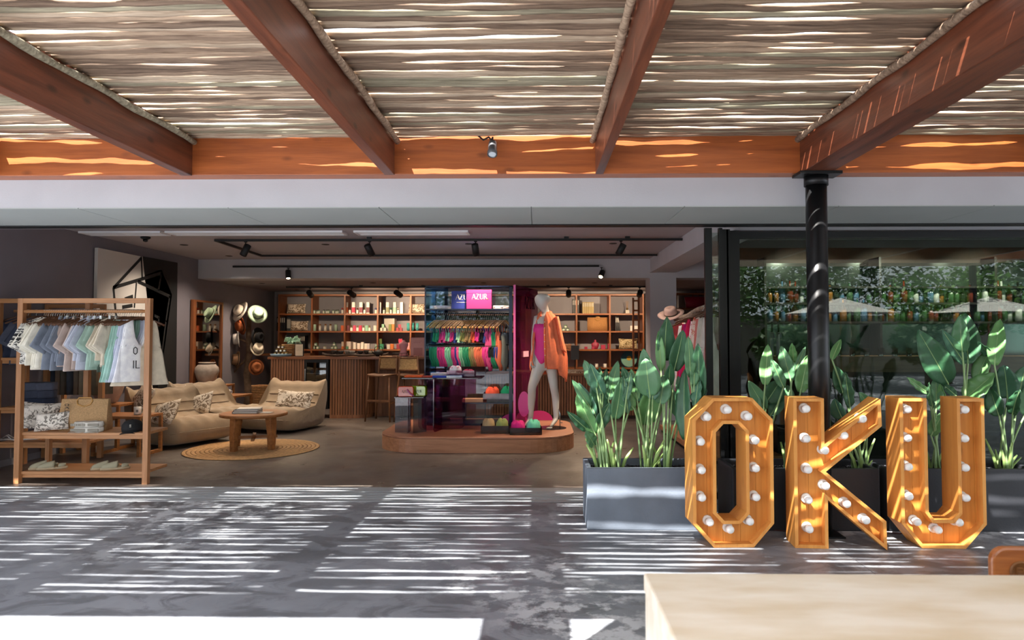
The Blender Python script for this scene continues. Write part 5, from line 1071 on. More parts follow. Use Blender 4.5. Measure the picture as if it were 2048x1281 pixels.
z4 = 2.372; y4 = atz(700, 573, z4).y; track('black lighting track in front of the wall shelving', [(at(574, 574, y4).x, y4, z4), (2.6, y4, z4)])
for k in range(5): MB().box(-3.4 + k * 1.2, -3.34 + k * 1.2, y4 - .02, y4 + .02, 0, .018).build('ceiling_clip', BLACKM, bpy.data.objects['light_track.002'], loc=(0, 0, z4))
LENS = mat('spot_lens_dark', '1c1a18', .3); LENSON = mat('spot_lens_lit', 'ffe9c8', .3, emit='ffdcae', estr=6)
def spotlamp(px, Y, z, aim, lab, on, watt, size=70, sc_=1.0):
    x = at(px, 500, Y).x; loc = Vector((x, Y, z - .03)); t = thing('track_spotlight', lab, 'light', loc, 0, 'black track spotlights')
    MB().lathe([(.022 * sc_, 0), (.022 * sc_, -.012), (.007, -.014), (.007, -.06)], n=10).build('adapter', BLACKM, t)
    d = (Vector(aim) - (loc + Vector((0, 0, -.10)))).normalized(); q = (-d).to_track_quat('Z', 'Y').to_euler(); r_ = .045 * sc_; h = .16 * sc_
    hd_ = MB().lathe([(r_ * .85, h * .5), (r_, h * .46), (r_, -h * .5), (r_ * .82, -h * .5), (r_ * .8, -h * .42)], n=20).build('housing', BLACKM, t, loc=(0, 0, -.115), rot=q)
    MB().lathe([(r_ * .79, -h * .42), (r_ * .79, -h * .43)], n=18).build('lens', LENSON if on else LENS, hd_)
    if watt: spot(loc + Vector((0, 0, -.115)) + d * h * .53, aim, watt, size)
spotlamp(491, Y1_, ZT, (-4.6, 8.2, .3), 'black track spotlight nearest the bent track end, front row', 0, 60); spotlamp(739, Y1_, ZT, (-1.5, 10.1, .8), 'black track spotlight tilted hard to one side, front row', 0, 90, 60)
spotlamp(951, Y1_, ZT, (-.6, 9.9, .6), 'black track spotlight pointing straight down, front row', 0, 80, 70); spotlamp(1242, Y1_, ZT, (.25, 9.15, .9), 'black track spotlight over the display by the white downstand, front row', 0, 85, 60)
spotlamp(577, y3 - .02, z3 + .005, (-3.7, 10.4, .2), 'lit black track spotlight on the cross beam above the lounge', 1, 60, 75); spotlamp(1203, y3 - .02, z3 + .005, (.3, 9.5, .6), 'lit black track spotlight on the cross beam beyond the mannequin', 1, 120, 45)
for k, (px, ax) in enumerate(((621, -4.4), (704, -3.1), (797, -2.1), (1137, .7), (1279, 2.0))):
    spotlamp(px, y4, z4, (ax, YS + .1, 1.75), 'black track spotlight before the wall shelves, %s from the lounge wall' % ORD[k], 0, (26, 75, 90, 65, 65)[k], 85, 1.15)
spotlamp(960, y4, z4, (-.8, YS, 1.7), 'black track spotlight behind the acrylic display rack', 0, 45, 90, 1.15)
spot((-4.3, 11.8, 2.3), (-5.7, 14.0, .9), 12, 75)  # added light with no fixture, brightens the hat tree corner
spot((-2.6, 12.0, 2.3), (-2.4, 11.9, 1.0), 25, 95)  # added light over the counter, no lamp modelled for it
spot((.9, 12.0, 2.3), (.9, 11.9, 1.0), 22, 95)  # second added counter light, also without a lamp
for px, py, z in dls[5:9]:  # fill light added at the low rear downlights, whose lenses stay dark
    p = atz(px, py, z); spot((p.x, p.y, z - .02), (p.x, p.y, 0), 60, 130, 1.0, color=(1, .82, .64))
for px, py, z in dls[:5]:  # same added room fill under the dark front downlights
    p = atz(px, py, z); spot((p.x, p.y, z - .02), (p.x, p.y, 0), 70, 130, 1.0, color=(1, .86, .7))
# ================================================================== display podium
ZP = .187
pf = atz(950, 907, 0).y; pb_ = 10.2
px0 = atz(767, 888, .05).x * 1.0; px0, px1 = at(768, 880, 8.85).x, at(1147, 880, 8.85).x
def rrect(x0, x1, y0, y1, r, n=10):
    out = []
    for cx_0, cy_0, a0 in ((x1 - r, y0 + r, -PI / 2), (x1 - r, y1 - r, 0), (x0 + r, y1 - r, PI / 2), (x0 + r, y0 + r, PI)):
        for k in range(n + 1):
            a = a0 + PI / 2 * k / n; out.append((cx_0 + r * math.cos(a), cy_0 + r * math.sin(a)))
    return out
PODW = wood('podium_oak', 'b57c58', '96603f', 'X', .45, 1.2)
t = thing('display_podium', 'low oak podium with rounded ends under the beachwear display', 'platform', (0, 0, 0)); pl = rrect(px0, px1, pf, pb_, .55)
MB().rings([[Vector((x, y, z)) for x, y in pl] for z in (0, ZP - .022)], smooth=False).build('side_band', PODW, t)
MB().rings([[Vector((x, y, z)) for x, y in pl] for z in (ZP - .020, ZP)], smooth=False).build('top_board', wood('podium_top', 'b3795a', '98624a', 'X', .4, 1.2), t, bevel=.004)
# ---- blue acrylic clothes display
NAVA = glassy('acrylic_navy', 'b4c0e0', .06, .03); BLA = glassy('acrylic_blue', 'a0c8e4', .08, .02); EDG = mat('acrylic_edge_navy', '141c38', .2)
YD0, YD1 = 9.35, 9.85
dx0 = at(849, 700, YD0).x; dx1 = at(1029, 700, YD0).x; zd = at(940, 572, YD0).z
t = thing('acrylic_display_rack', 'dark blue acrylic display rack with hanging beachwear on the podium', 'rack', (dx0, YD0, ZP)); W = dx1 - dx0; H = zd - ZP; D = YD1 - YD0
MB().box(0, .012, 0, D, 0, H).build('side_panel', BLA, t); MB().box(W - .06, W - .048, 0, D, 0, H).build('side_panel', NAVA, t)
MB().box(0, .018, -.012, 0, 0, H).build('front_edge', EDG, t); MB().box(W - .075, W - .03, -.012, .03, 0, H).build('corner_post', EDG, t); MB().box(0.02, W - .06, D, D + .01, H * .02, H).build('back_panel', glassy('acrylic_clear', 'c8d0dc', .05, .02), t)
MB().box(.012, .26, D - .02, D - .01, 0, H).build('back_wing', BLA, t)
zsh = at(940, 618, YD0).z - ZP; zlo = at(940, 806, YD0).z - ZP; MB().box(0.012, W - .06, 0.006, D, zsh - .010, zsh).build('top_shelf', NAVA, t); MB().box(0.012, W - .06, -.004, 0.006, zsh - .016, zsh).build('shelf_edge', EDG, t); MB().box(0, W - .03, 0, D, H - .012, H).build('roof_panel', NAVA, t); MB().box(0, W - .03, -.012, 0, H - .014, H).build('roof_edge', EDG, t)
MB().box(W * .42, W - .06, 0, D, zlo - .015, zlo).build('lower_shelf', EDG, t); MB().box(W * .42, W * .42 + .01, .02, D, 0, zlo).build('divider', NAVA, t); MB().box(0, W - .03, 0, D, 0, .03).build('base', EDG, t)
zra = at(940, 628, YD0 + .22).z - ZP; zrb = at(940, 690, YD0 + .22).z - ZP
for z_, nm in ((zra, 'hanging_rail'), (zrb, 'hanging_rail')): MB().tube([(.02, .24, z_), (W - .06, .24, z_)], .009, 8).build(nm, BLACK, t)
# things on its top shelf
LOGOW = mat('logo_white', 'f2ede8', .5); LOGOY = mat('logo_yellow', 'e8b83a', .5)
def logo(parent, h, M, m=None):
    word('AZUR', h, M, step=.72, dep=.002).build('lettering', m or LOGOW, parent)
    x = .72 * 4 * h - .02 * h; q = M @ Vector((x + .02 * h, 0, 0)); MB().prism([(h * .09 * math.cos(a) + x, h * .09 + h * .09 * math.sin(a)) for a in (2 * PI * k / 10 for k in range(10))], 0, .002, M).build('logo_dot', LOGOY, parent)
zt_ = ZP + zsh
def gift(label, pxa, pxb, ytop, Y, cc, group=None):
    a, b_ = at(pxa, 600, Y), at(pxb, 600, Y); h = at(pxa, ytop, Y).z - zt_; t = thing('gift_box', label, 'box', ((a.x + b_.x) / 2, Y, zt_ + .001), 0, 'lettered gift boxes'); w = (b_.x - a.x) / 2; m = mat('gift_' + cc, cc, .5)
    MB().box(-w, w, 0, .12, 0, h - .05).build('carton', m, t, bevel=.002); MB().box(-w - .002, w + .002, -.003, .123, h - .05, h).build('lid', m, t, bevel=.002); return t, w, h
g, w, h = gift('royal blue gift box with white lettering on the acrylic rack top', 903, 960, 583, YD0 + .10, '24368f'); logo(g, .075, Matrix.Translation((-w + .06, -.006, .13))); MB().box(-w + .07, w - .08, -.005, -.003, .09, .094).build('tagline', LOGOW, g)
g, w, h = gift('hot pink gift box with white lettering on the acrylic rack top', 933, 983, 580, YD0 + .02, 'c8307f'); logo(g, .075, Matrix.Translation((-w + .075, -.006, .13)))
def towels(label, px, py, Y, base, n, cc, w=.15, group='folded towels'):
    p = at(px, py, Y)
    for k in range(n):
        o = MB().rings([garment_ring(z_, w_, .09, k + px, .001) for z_, w_ in ((0, w * .95), (.004, w), (.018, w), (.022, w * .95))]).build('folded_towel', cloth(cc[k % len(cc)])); o.location = (p.x, Y + .1, base + k * .0225); tag(o, '%s, %s layer from below' % (label, ORD[k]), 'towel', group)
towels('white folded towel on the rack top beside the blue gift box', 879, 615, YD0 + .02, zt_ + .001, 2, ('dcdce2', 'cfd0dc')); towels('white and pink folded towel beside the pink gift box', 1001, 614, YD0 + .02, zt_ + .001, 2, ('e2d4dc', 'e8e0e6'), w=.135)
# hanging beachwear
HP = {'green': '1f8a62', 'magenta': 'c9347f', 'mint': '7fc6a0', 'pink': 'd94f8f', 'royal blue': '263a8c', 'pale mint': 'a3d9b4', 'olive': '8c8f4e', 'khaki': '9c8258', 'coral orange': 'e8603a', 'hot pink': 'e83a98', 'black': '17161a', 'coral': 'e87a5a', 'grey': '6f7470'}
seqn = ['green', 'green', 'green', 'magenta', 'magenta', 'magenta', 'mint', 'mint', 'magenta', 'magenta', 'royal blue', 'pale mint', 'pale mint', 'olive', 'olive', 'khaki', 'khaki', 'khaki', 'coral orange', 'coral orange', 'hot pink', 'hot pink', 'black', 'black', 'royal blue', 'pink', 'pink', 'pink', 'green', 'green', 'coral', 'coral', 'black', 'grey']
def bikini_top(seed):
    m = MB()
    for sd in (-1, 1):
        m.tube([(sd * .10, 0, -.12), (sd * .07, 0, -.22), (sd * .06, 0, -.27)], .006, 5)
        m.rings([[Vector((sd * .055 + w_ * math.cos(a), .02 * math.sin(a) + .004 * math.sin(seed + z_ * 50), z_)) for a in (2 * PI * q / 10 for q in range(10))] for z_, w_ in ((-.24, .010), (-.29, .032), (-.34, .044), (-.37, .042), (-.375, .036))])
    m.tube([(-.11, 0, -.365), (0, .01, -.36), (.11, 0, -.365)], .006, 5); m.tube([(.11, 0, -.365), (.12, .01, -.45), (.10, 0, -.5)], .004, 4); return m
def swimsuit(seed):
    m = MB()
    for sd in (-1, 1): m.tube([(sd * .10, 0, -.12), (sd * .075, 0, -.25)], .009, 5)
    m.rings([[Vector((w_ * math.cos(a), .018 * math.sin(a) + .006 * math.sin(seed + math.cos(a) * 6), z_)) for a in (2 * PI * q / 14 for q in range(14))] for z_, w_ in ((-.23, .08), (-.28, .115), (-.40, .09), (-.55, .105), (-.66, .12), (-.72, .07), (-.78, .03))]); return m
def briefs(seed):
    return MB().rings([[Vector((w_ * math.cos(a), .02 * math.sin(a) + .004 * math.sin(seed * 2 + a * 3), z_)) for a in (2 * PI * q / 12 for q in range(12))] for z_, w_ in ((-.04, .115), (-.10, .125), (-.17, .12), (-.23, .06), (-.30, .03))])
BT = [bikini_top(s).mesh('fabric_body') for s in range(3)]; SW = [swimsuit(s).mesh('fabric_body') for s in range(2)]; BR = [briefs(s).mesh('fabric_body') for s in range(3)]
for me in BT + SW + BR: me.materials.append(mat('cloth_base', 'cccccc', .9))
HTOP = MB().tube([(-.11, 0, -.03), (0, 0, -.022), (.11, 0, -.03)], .004, 5).mesh('hanger'); HTOP.materials.append(BLACKM)
n = len(seqn); ca = {}
for i, nm in enumerate(seqn):
    x = dx0 + .12 + i * (W - .26) / (n - 1); one = 25 <= i <= 31 or i == 33; ca[nm] = ca.get(nm, 0) + 1
    lab = '%s %s on the top rail of the blue rack, %s %s one' % (nm, 'swimsuit' if one else 'bikini top', ORD[ca[nm] - 1], nm)
    t = thing('hanging_swimsuit' if one else 'bikini_bra', lab, 'clothes', (x, YD0 + .24, ZP + zra + .009), R(48 + 5 * math.sin(i * 1.9)), 'beachwear on the top rail')
    b = put((SW if one else BT)[i % (2 if one else 3)], 'fabric_body', None, t); recolor(b, mat('swim_' + nm.replace(' ', '_'), HP[nm], .7)); b.scale = (.62, 1, .92 + .05 * math.sin(i * 2.7)); b.location.z = -.055
    h_ = put(HBL, 'hanger', None, t); h_.scale = (1, 1.1, 1.4); put(HKL, 'hook', None, h_)
seq2 = ['green'] * 4 + ['magenta'] * 4 + ['mint'] * 3 + ['magenta'] * 2 + ['royal blue', 'pink'] + ['mint'] * 2 + ['green'] * 3 + ['olive', 'khaki', 'khaki'] + ['coral'] * 4 + ['hot pink'] * 3 + ['black'] * 3 + ['royal blue'] * 2; ca = {}
for i, nm in enumerate(seq2):
    x = dx0 + .08 + i * (W - .30) / (len(seq2) - 1); ca[nm] = ca.get(nm, 0) + 1
    t = thing('bikini_brief', '%s bikini bottom on the lower rail of the blue rack, %s %s one' % (nm, ORD[ca[nm] - 1], nm), 'clothes', (x, YD0 + .24, ZP + zrb + .009), R(50 + 6 * math.sin(i * 1.3)), 'beachwear on the lower rail')
    b = put(BR[i % 3], 'fabric_body', None, t); recolor(b, mat('swim_' + nm.replace(' ', '_'), HP[nm], .7)); b.scale = (.58, 1, 1.05); put(HTOP, 'hanger', None, t)
# tray with coral/green cloth on the lower shelf, tan box
SMK = glassy('acrylic_smoke', 'c8acb8', .06, .03); SMD = glassy('acrylic_smoke_dark', 'ac8496', .06, .03)
def cloth_tray(label, x, y, z, w, d, h, rz, rolls, nx=3, m=SMD, folded=0):
    t = thing('acrylic_tray', label, 'tray', (x, y, z), R(rz), 'smoke acrylic trays'); e = .008
    MB().box(-w / 2, w / 2, -d / 2, d / 2, 0, e).build('base', m, t); MB().box(-w / 2, w / 2, -d / 2, -d / 2 + e, e, h).build('front_wall', m, t); MB().box(-w / 2, w / 2, d / 2 - e, d / 2, e, h).build('rear_wall', m, t); MB().box(-w / 2, -w / 2 + e, -d / 2 + e, d / 2 - e, e, h).build('side_wall', m, t); MB().box(w / 2 - e, w / 2, -d / 2 + e, d / 2 - e, e, h).build('side_wall', m, t)
    M = Matrix.Translation((x, y, z)) @ Matrix.Rotation(R(rz), 4, 'Z'); n = len(rolls)
    for k, (nm, cc, hh) in enumerate(rolls):
        cw = (w - .03) / n; rnd = random.Random(k + int(w * 999)); c = M @ Vector((-w / 2 + .015 + cw * (k + .5), 0, e))
        o = MB().rings([[Vector((math.cos(a) * cw * .49 * s_ * (1 + .06 * math.sin(a * 3 + k)), math.sin(a) * (d / 2 - .02) * s_ * (1 + .05 * math.sin(a * 4 + k * 2)), z_ * (1 + .12 * math.sin(a * 3 + k * 2)))) for a in (2 * PI * q / 16 for q in range(16))] for s_, z_ in ((.85, .0), (1, .02), (1, hh * .5), (.92, hh * .8), (.6, hh), (.2, hh * 1.02))]).build('folded_cloth', cloth(cc)); o.location = c; o.rotation_euler = (0, 0, R(rz)); tag(o, '%s folded cloth in the %s' % (nm, label.split(',')[0]), 'clothes', 'folded cloths in acrylic trays')
    return t
p = at(1002, 800, YD0 + .2); cloth_tray('smoke tray on the lower shelf of the blue rack, coral and green', p.x - .02, YD0 + .22, ZP + zlo + .001, .44, .34, .12, 0, (('coral', 'e8604a', .17), ('emerald green', '1b8a66', .18)))
p = at(935, 805, YD0 + .1); b = MB().box(-.17, .17, -.09, .09, 0, .045).build('flat_box', mat('flat_box_tan', 'b08a72', .6), bevel=.002); b.location = (p.x + .10, YD0 + .14, ZP + zlo + .001); tag(b, 'flat tan box on the lower shelf of the blue rack', 'box')
# pink folding screen
PKT = glassy('acrylic_magenta', 'a03070', .25, .03, dens=.8); PKE = mat('acrylic_pink_edge', 'e24a9c', .3); PKS = mat('acrylic_pink_solid', 'd03a8c', .25)
a = at(1030, 700, 9.15); zt2 = at(1031, 570, 9.15).z; t = thing('acrylic_screen', 'tall magenta acrylic screen with lettering beside the mannequin', 'screen', (a.x, 9.15, ZP)); H = zt2 - ZP; ang = R(74)
MR = Matrix.Rotation(ang, 4, 'Z'); 
MB().box(0, 1.12, 0, .012, .02, H, MR).build('panel', PKT, t); MB().box(-.006, .012, -.008, .02, .02, H, MR).build('front_edge', PKE, t); MB().box(-.006, .05, -.03, .04, 0, .02, MR).build('foot', PKE, t)
word('AZUR', .17, MR @ Matrix.Translation((.42, -.004, H - .30)), step=.78).build('lettering', mat('screen_ink', '1a0a14', 1, spec=0), t)
MB().box(.35, .60, -.012, -.002, H - .98, H - .90, MR).build('tag', mat('tag_pink', 'f0a8c0', .6), t)
MB().rings([[Vector((.02 * s + .16 * math.cos(q) * k_, -.02 + yy, .62 - ZP + .17 * math.sin(q))) for q in (2 * PI * i / 16 for i in range(16))] for yy, s, k_ in ((0, 1, .5), (.01, 1, .5))]).build('pink_loop', PKS, t, loc=(.10, .03, -.12))
for k, (px, py, sx_1) in enumerate(((1028, 848, 1), (1078, 842, 1))):
    q = atz(px, py, ZP); f = thing('acrylic_half_disc', 'pink half-round acrylic foot on the podium, %s' % ('at the screen front' if k == 0 else 'behind the mannequin'), 'display', (q.x, q.y + .05, ZP), R(0), 'pink acrylic feet')
    MB().prism([(.20 * math.cos(a_), .14 * math.sin(a_)) for a_ in (PI * i / 16 for i in range(17))], 0, .012).build('half_disc', PKS, f)
    MB().prism([(.0, 0), (.16, 0), (.16, .06), (.1, .06), (.1, .1), (.0, .1)], 0, .012, Matrix.Rotation(R(80), 4, 'Z')).build('step_rib', PKS, f)
# ---- dark purple table
PUR = glassy('acrylic_purple', 'd6a8c6', .07, .02); YT_ = 8.95
tp = at(887, 754, YT_); t = thing('acrylic_table', 'dark purple acrylic table with crossed panel legs on the podium', 'table', (tp.x - .02, YT_, ZP)); zt3 = tp.z - ZP; ta, tb = at(808, 754, YT_).x - tp.x + .02, at(966, 754, YT_).x - tp.x + .02
MB().rings([[Vector((x, y, z)) for x, y in rrect(ta, tb, -.28, .30, .04, 4)] for z in (zt3 - .012, zt3)], smooth=False).build('tabletop', SMD, t)
def rpanel(w, h, r): return [(w - r + r * math.sin(a), r - r * math.cos(a)) for a in (PI / 2 * k / 6 for k in range(7))] + [(w, h), (-w, h)] + [(-w + r - r * math.cos(a) , r - r * math.sin(a)) for a in (PI / 2 * k / 6 for k in range(7))]
for k, rz in enumerate((R(18), R(78))):
    MB().prism(rpanel(.31, zt3 - .013, .08), -.006, .006, Matrix.Rotation(rz, 4, 'Z')).build('cross_panel', PUR, t)
z0 = tp.z + .001
def slab(label, px, py, Y, w, d, h, cc, rz=0, zz=0, cat='box', name='flat_box'):
    p = at(px, py, Y); t = thing(name, label, cat, (p.x, Y, z0 + zz), R(rz), 'goods on the purple table'); MB().box(-w, w, -d, d, 0, h).build('body', cloth(cc, 'slab_' + cc, .5), t, bevel=.003); return t
slab('flat orange book on the purple table', 828, 752, 8.85, .11, .09, .022, 'e2622a'); slab('flat red and tan book on the purple table', 858, 752, 8.85, .08, .09, .016, 'b04436'); slab('royal blue flat book at the purple table edge', 880, 751, 8.76, .09, .06, .024, '2440a8')
towels('white folded towel with red and navy motifs on the purple table', 878, 748, 8.95, z0, 2, ('e8e2e0', 'dad6dc'), w=.125)
b = thing('acrylic_block', 'clear blue acrylic card holder on the purple table', 'display', (at(909, 752, 8.75).x, 8.75, z0)); MB().box(-.10, .10, -.04, .04, 0, .03).build('block', glassy('acrylic_pale', '7a96c8', .2), b)
q = at(922, 745, 9.0); cloth_tray('purple tray on the purple table, with lettered towel', q.x + .01, 8.98, z0, .36, .26, .085, 0, (('white lettered', 'e6e4ee', .12), ('wine red', '8a2a48', .08)), m=PUR)
word('AZUR', .05, Matrix.Translation((q.x - .15, 8.90, z0 + .115)) @ Matrix.Rotation(R(-62), 4, 'X'), step=.72).build('lettering', mat('logo_red', 'c8304a', .5), bpy.data.objects['folded_cloth.002'] if 0 else None)
o = [x for x in bpy.data.objects if x.name.startswith('lettering') and x.parent is None][-1]
host = [x for x in bpy.data.objects if x.get('label', '').startswith('white lettered folded cloth')][0]; bpy.context.view_layer.update(); o.parent = host; o.matrix_parent_inverse = host.matrix_world.inverted()
# small smoke stand with two cases
p = at(822, 793, 8.72); t = thing('acrylic_stand', 'smoke acrylic stand with upright panels at the podium end', 'stand', (p.x, 8.72, ZP)); zs_ = p.z - ZP; w = .185
GRS = glassy('acrylic_grey', 'bcb8c4', .08, .02)
MB().box(-w, w, -.15, .15, zs_ - .01, zs_).build('top_plate', SMD, t)
for x, rz in ((-.10, 6), (.12, 40)): MB().box(-.095, .095, -.005, .005, 0, zs_ - .01, Matrix.Translation((x, -.03, 0)) @ Matrix.Rotation(R(rz), 4, 'Z')).build('upright_panel', GRS, t)
MB().box(-.005, .005, -.10, .10, 0, zs_ - .01, Matrix.Translation((-.02, 0, 0))).build('upright_panel', SMK, t)
for k, (px, cc, nm) in enumerate(((812, 'e8502a', 'orange'), (838, 'a8d02a', 'lime green'))):
    q = at(px, 784, 8.70 + k * .06); t2 = thing('beach_case', '%s translucent zip case with black lettering on the smoke stand' % nm, 'bag', (q.x, 8.70 + k * .07, p.z + .001), R(4 - 10 * k), 'bright zip cases'); w2, h2 = .095 + .0 * k, .125
    MB().prism([(x, z + h2 / 2) for x, z in rrect(-w2, w2, -h2 / 2, h2 / 2, .025, 4)], -.05, .05).build('case_body', glassy('case_' + nm.replace(' ', '_'), cc, .08, .05, dens=.25), t2, bevel=.003)
    MB().tube([(x, -.05, z + h2 / 2) for x, z in rrect(-w2, w2, -h2 / 2, h2 / 2, .025, 4)], .004, 5).build('zip_rim', mat('rim_' + nm.replace(' ', '_'), cc, .4), t2); word('AZUR', .035, Matrix.Translation((-.05, -.054, .045)), step=.72).build('lettering', mat('case_ink', '3a2a10', .6), t2)
MB().tube([(0.02, -.06, .09), (.06, -.09, .04), (.11, -.08, .01)], .008, 6).build('wrist_strap', mat('strap_pink', 'c06aa0', .4), bpy.data.objects['beach_case'])
# trays on the podium front
q = atz(989, 868, ZP); cloth_tray('smoke tray at the podium front edge, beige and olive cloths', q.x, q.y + .12, ZP + .001, .36, .26, .095, 4, (('beige', 'b89e78', .15), ('olive green', '98a464', .15)))
q = atz(1054, 870, ZP); cloth_tray('smoke tray at the podium front edge, pink and mint cloths', q.x - .02, q.y + .10, ZP + .001, .40, .26, .085, 3, (('hot pink', 'e03088', .14), ('mint', '7ad8b6', .15)))
# ================================================================== mannequin
MANM = mat('mannequin_white', 'd0cbc6', .38, spec=.4); YM = 9.12
def mp(px, py, dy=0): return at(1030 + px * .2421, 570 + py * .2421, YM + dy)
root = mp(290, 1183); t = thing('mannequin', 'white faceless mannequin in a pink swimsuit and open coral shirt', 'mannequin', (0, 0, 0))
joints = {'pelvis': (mp(248, 585), .135, .10), 'waist': (mp(232, 480), .10, .08), 'chest': (mp(235, 375, .01), .11, .085), 'upper': (mp(238, 305, .01), .11, .075), 'neckb': (mp(250, 245, .02), .062, .062), 'neck': (mp(248, 200, .02), .052, .055), 'skull0': (mp(224, 175, -.03), .070, .075), 'skull1': (mp(228, 140, -.015), .112, .118), 'skull2': (mp(231, 105, .0), .118, .124), 'skull3': (mp(232, 74, .01), .060, .066),
  'shl': (mp(183, 285, -.02), .058, .058), 'ell': (mp(158, 430, .02), .042, .042), 'wrl': (mp(150, 570, -.05), .028, .028), 'hal': (mp(150, 640, -.07), .026, .016),
  'shr': (mp(312, 285, .04), .058, .058), 'elr': (mp(352, 430, .05), .042, .042), 'wrr': (mp(352, 570, .0), .028, .028), 'har': (mp(350, 640, -.02), .026, .016),
  'hipl': (mp(205, 660, -.02), .098, .098), 'kneel': (mp(140, 845, -.04), .058, .06), 'calfl': (mp(138, 930, .02), .056, .058), 'ankl': (mp(128, 1105, .10), .034, .036), 'toel': (mp(93, 1158, .0), .036, .02),
  'hipr': (mp(302, 680, .02), .088, .09), 'kneer': (mp(322, 860, .0), .054, .056), 'calfr': (mp(336, 930, .05), .052, .054), 'ankr': (mp(340, 1110, .02), .034, .036), 'toer': (mp(292, 1178, -.12), .036, .018)}
edges = [('pelvis', 'waist'), ('waist', 'chest'), ('chest', 'upper'), ('upper', 'neckb'), ('neckb', 'neck'), ('neck', 'skull0'), ('skull0', 'skull1'), ('skull1', 'skull2'), ('skull2', 'skull3'), ('upper', 'shl'), ('shl', 'ell'), ('ell', 'wrl'), ('wrl', 'hal'), ('upper', 'shr'), ('shr', 'elr'), ('elr', 'wrr'), ('wrr', 'har'), ('pelvis', 'hipl'), ('hipl', 'kneel'), ('kneel', 'calfl'), ('calfl', 'ankl'), ('ankl', 'toel'), ('pelvis', 'hipr'), ('hipr', 'kneer'), ('kneer', 'calfr'), ('calfr', 'ankr'), ('ankr', 'toer')]
names = list(joints); me = bpy.data.meshes.new('body'); me.from_pydata([joints[k][0] for k in names], [(names.index(a), names.index(b_)) for a, b_ in edges], [])
body = put(me, 'body', MANM, t); sk = body.modifiers.new('skin', 'SKIN'); sk.use_smooth_shade = True
for i, k in enumerate(names):
    v = me.skin_vertices[0].data[i]; v.radius = (joints[k][1], joints[k][2]); v.use_root = (k == 'pelvis')
ss = body.modifiers.new('sub', 'SUBSURF'); ss.levels = 2; ss.render_levels = 2
# fingers on both hands, mostly inside the shirt
for hk, sd in (('hal', -1), ('har', 1)):
    h0 = joints[hk][0]
    for q in range(5):
        off = Vector((.012 * (q - 2), -.004 * abs(q - 2), 0)); L = (.05, .07, .078, .072, .056)[q]
        MB().tube([h0 + off + Vector((0, 0, .01)), h0 + off * 1.3 + Vector((0, -.005, -L * .55)), h0 + off * 1.3 + Vector((0, -.02, -L))], [.010, .009, .006], 8).build('finger', MANM, t)
for q in range(5):
    for tk_, dv in (('toel', Vector((-.6, -.75, 0)).normalized()), ('toer', Vector((-.55, -.8, 0)).normalized())):
        c = joints[tk_][0]; s_ = Vector((-dv.y, dv.x, 0)); p_ = c + s_ * (.012 * (q - 2)) + Vector((0, 0, -.006)); MB().tube([p_, p_ + dv * (.045 - .006 * abs(q - 1)), p_ + dv * (.055 - .006 * abs(q - 1)) + Vector((0, 0, -.008))], [.011, .0095, .006], 7).build('toe', MANM, t)
# swimsuit: shell around torso
SUIT = mat('suit_pink', 'f23a98', .65, bump=.2, bscale=120)
def ell(c, a, b_, rot=R(-25)):
    out = []
    for k in range(24):
        q = 2 * PI * k / 24; v = Vector((a * math.cos(q), b_ * math.sin(q), 0)); v.rotate(Euler((0, 0, rot))); out.append((c + v, q))
    return out
rows = []
for (x, y, a, b_), leg in zip(((233, 325, .128, .125), (232, 370, .138, .14), (231, 430, .126, .12), (234, 480, .118, .108), (240, 530, .138, .13), (246, 575, .156, .15), (247, 610, .135, .15), (245, 640, .07, .14), (244, 652, .03, .12)), (0, 0, 0, 0, .0, .08, .10, .03, 0)):
    c = mp(x, y); rows.append([v + Vector((0, 0, leg * abs(math.cos(q)) ** 2)) for v, q in ell(c, a, b_)])
MB().rings(rows).build('swimsuit', SUIT, t)
for sd in (-1, 1): MB().tube([mp(233 + sd * 30, 340, -.09), mp(236 + sd * 26, 290, -.07), mp(245 + sd * 26, 262, .0)], .008, 6).build('strap', SUIT, t)
# shirt: open loft from one front edge round the back to the other
SHM = mat('shirt_coral', 'f07e58', .85, vary=.06, scale=30, bump=.3, bscale=140)
rws = [(222, 210, 292, 218, 262, .085), (245, 188, 318, 215, 250, .12), (275, 170, 350, 190, 243, .14), (330, 160, 368, 172, 238, .15), (400, 150, 382, 165, 238, .16), (470, 142, 398, 160, 240, .165), (530, 136, 418, 156, 242, .17), (590, 130, 428, 152, 246, .175), (640, 126, 430, 150, 250, .175), (695, 123, 430, 148, 254, .17), (740, 128, 425, 160, 262, .16)]
def shirt_fn(u, v):
    f = v * (len(rws) - 1); i = min(int(f), len(rws) - 2); r_ = f - i; y, xl_, xr_, ol, orr, dp = (rws[i][k] * (1 - r_) + rws[i + 1][k] * r_ for k in range(6))
    cx_1 = (xl_ + xr_) / 2; ha = (xr_ - xl_) / 2; p1 = math.acos(max(-1, min(1, (orr - cx_1) / ha))); p2 = -2 * PI + math.acos(max(-1, min(1, (ol - cx_1) / ha)))
    ph = p1 + (p2 - p1) * u; px_ = cx_1 + ha * math.cos(ph); yy = -dp * math.sin(ph)
    if v > .6:
        k = (v - .6) / .4; right = max(0, math.cos(ph - .1)) ** 6; y += k * (62 * right * (1 if math.cos(ph) > 0 else 0)); back = max(0, math.sin(-ph)) ; 
        if math.sin(ph) > 0 and math.cos(ph) < .6: y -= k * 42
        if ph < -PI * .9: y -= k * 30
    w = .010 * math.sin(ph * 9 + v * 3) * v + .006 * math.sin(ph * 17 + 1)
    pt = mp(px_, y, yy); pt += Vector((math.cos(ph) * w, -math.sin(ph) * w, 0)); return pt
o = MB().grid(shirt_fn, 56, 26).build('open_shirt', SHM, t); s_ = o.modifiers.new('t', 'SOLIDIFY'); s_.thickness = .004
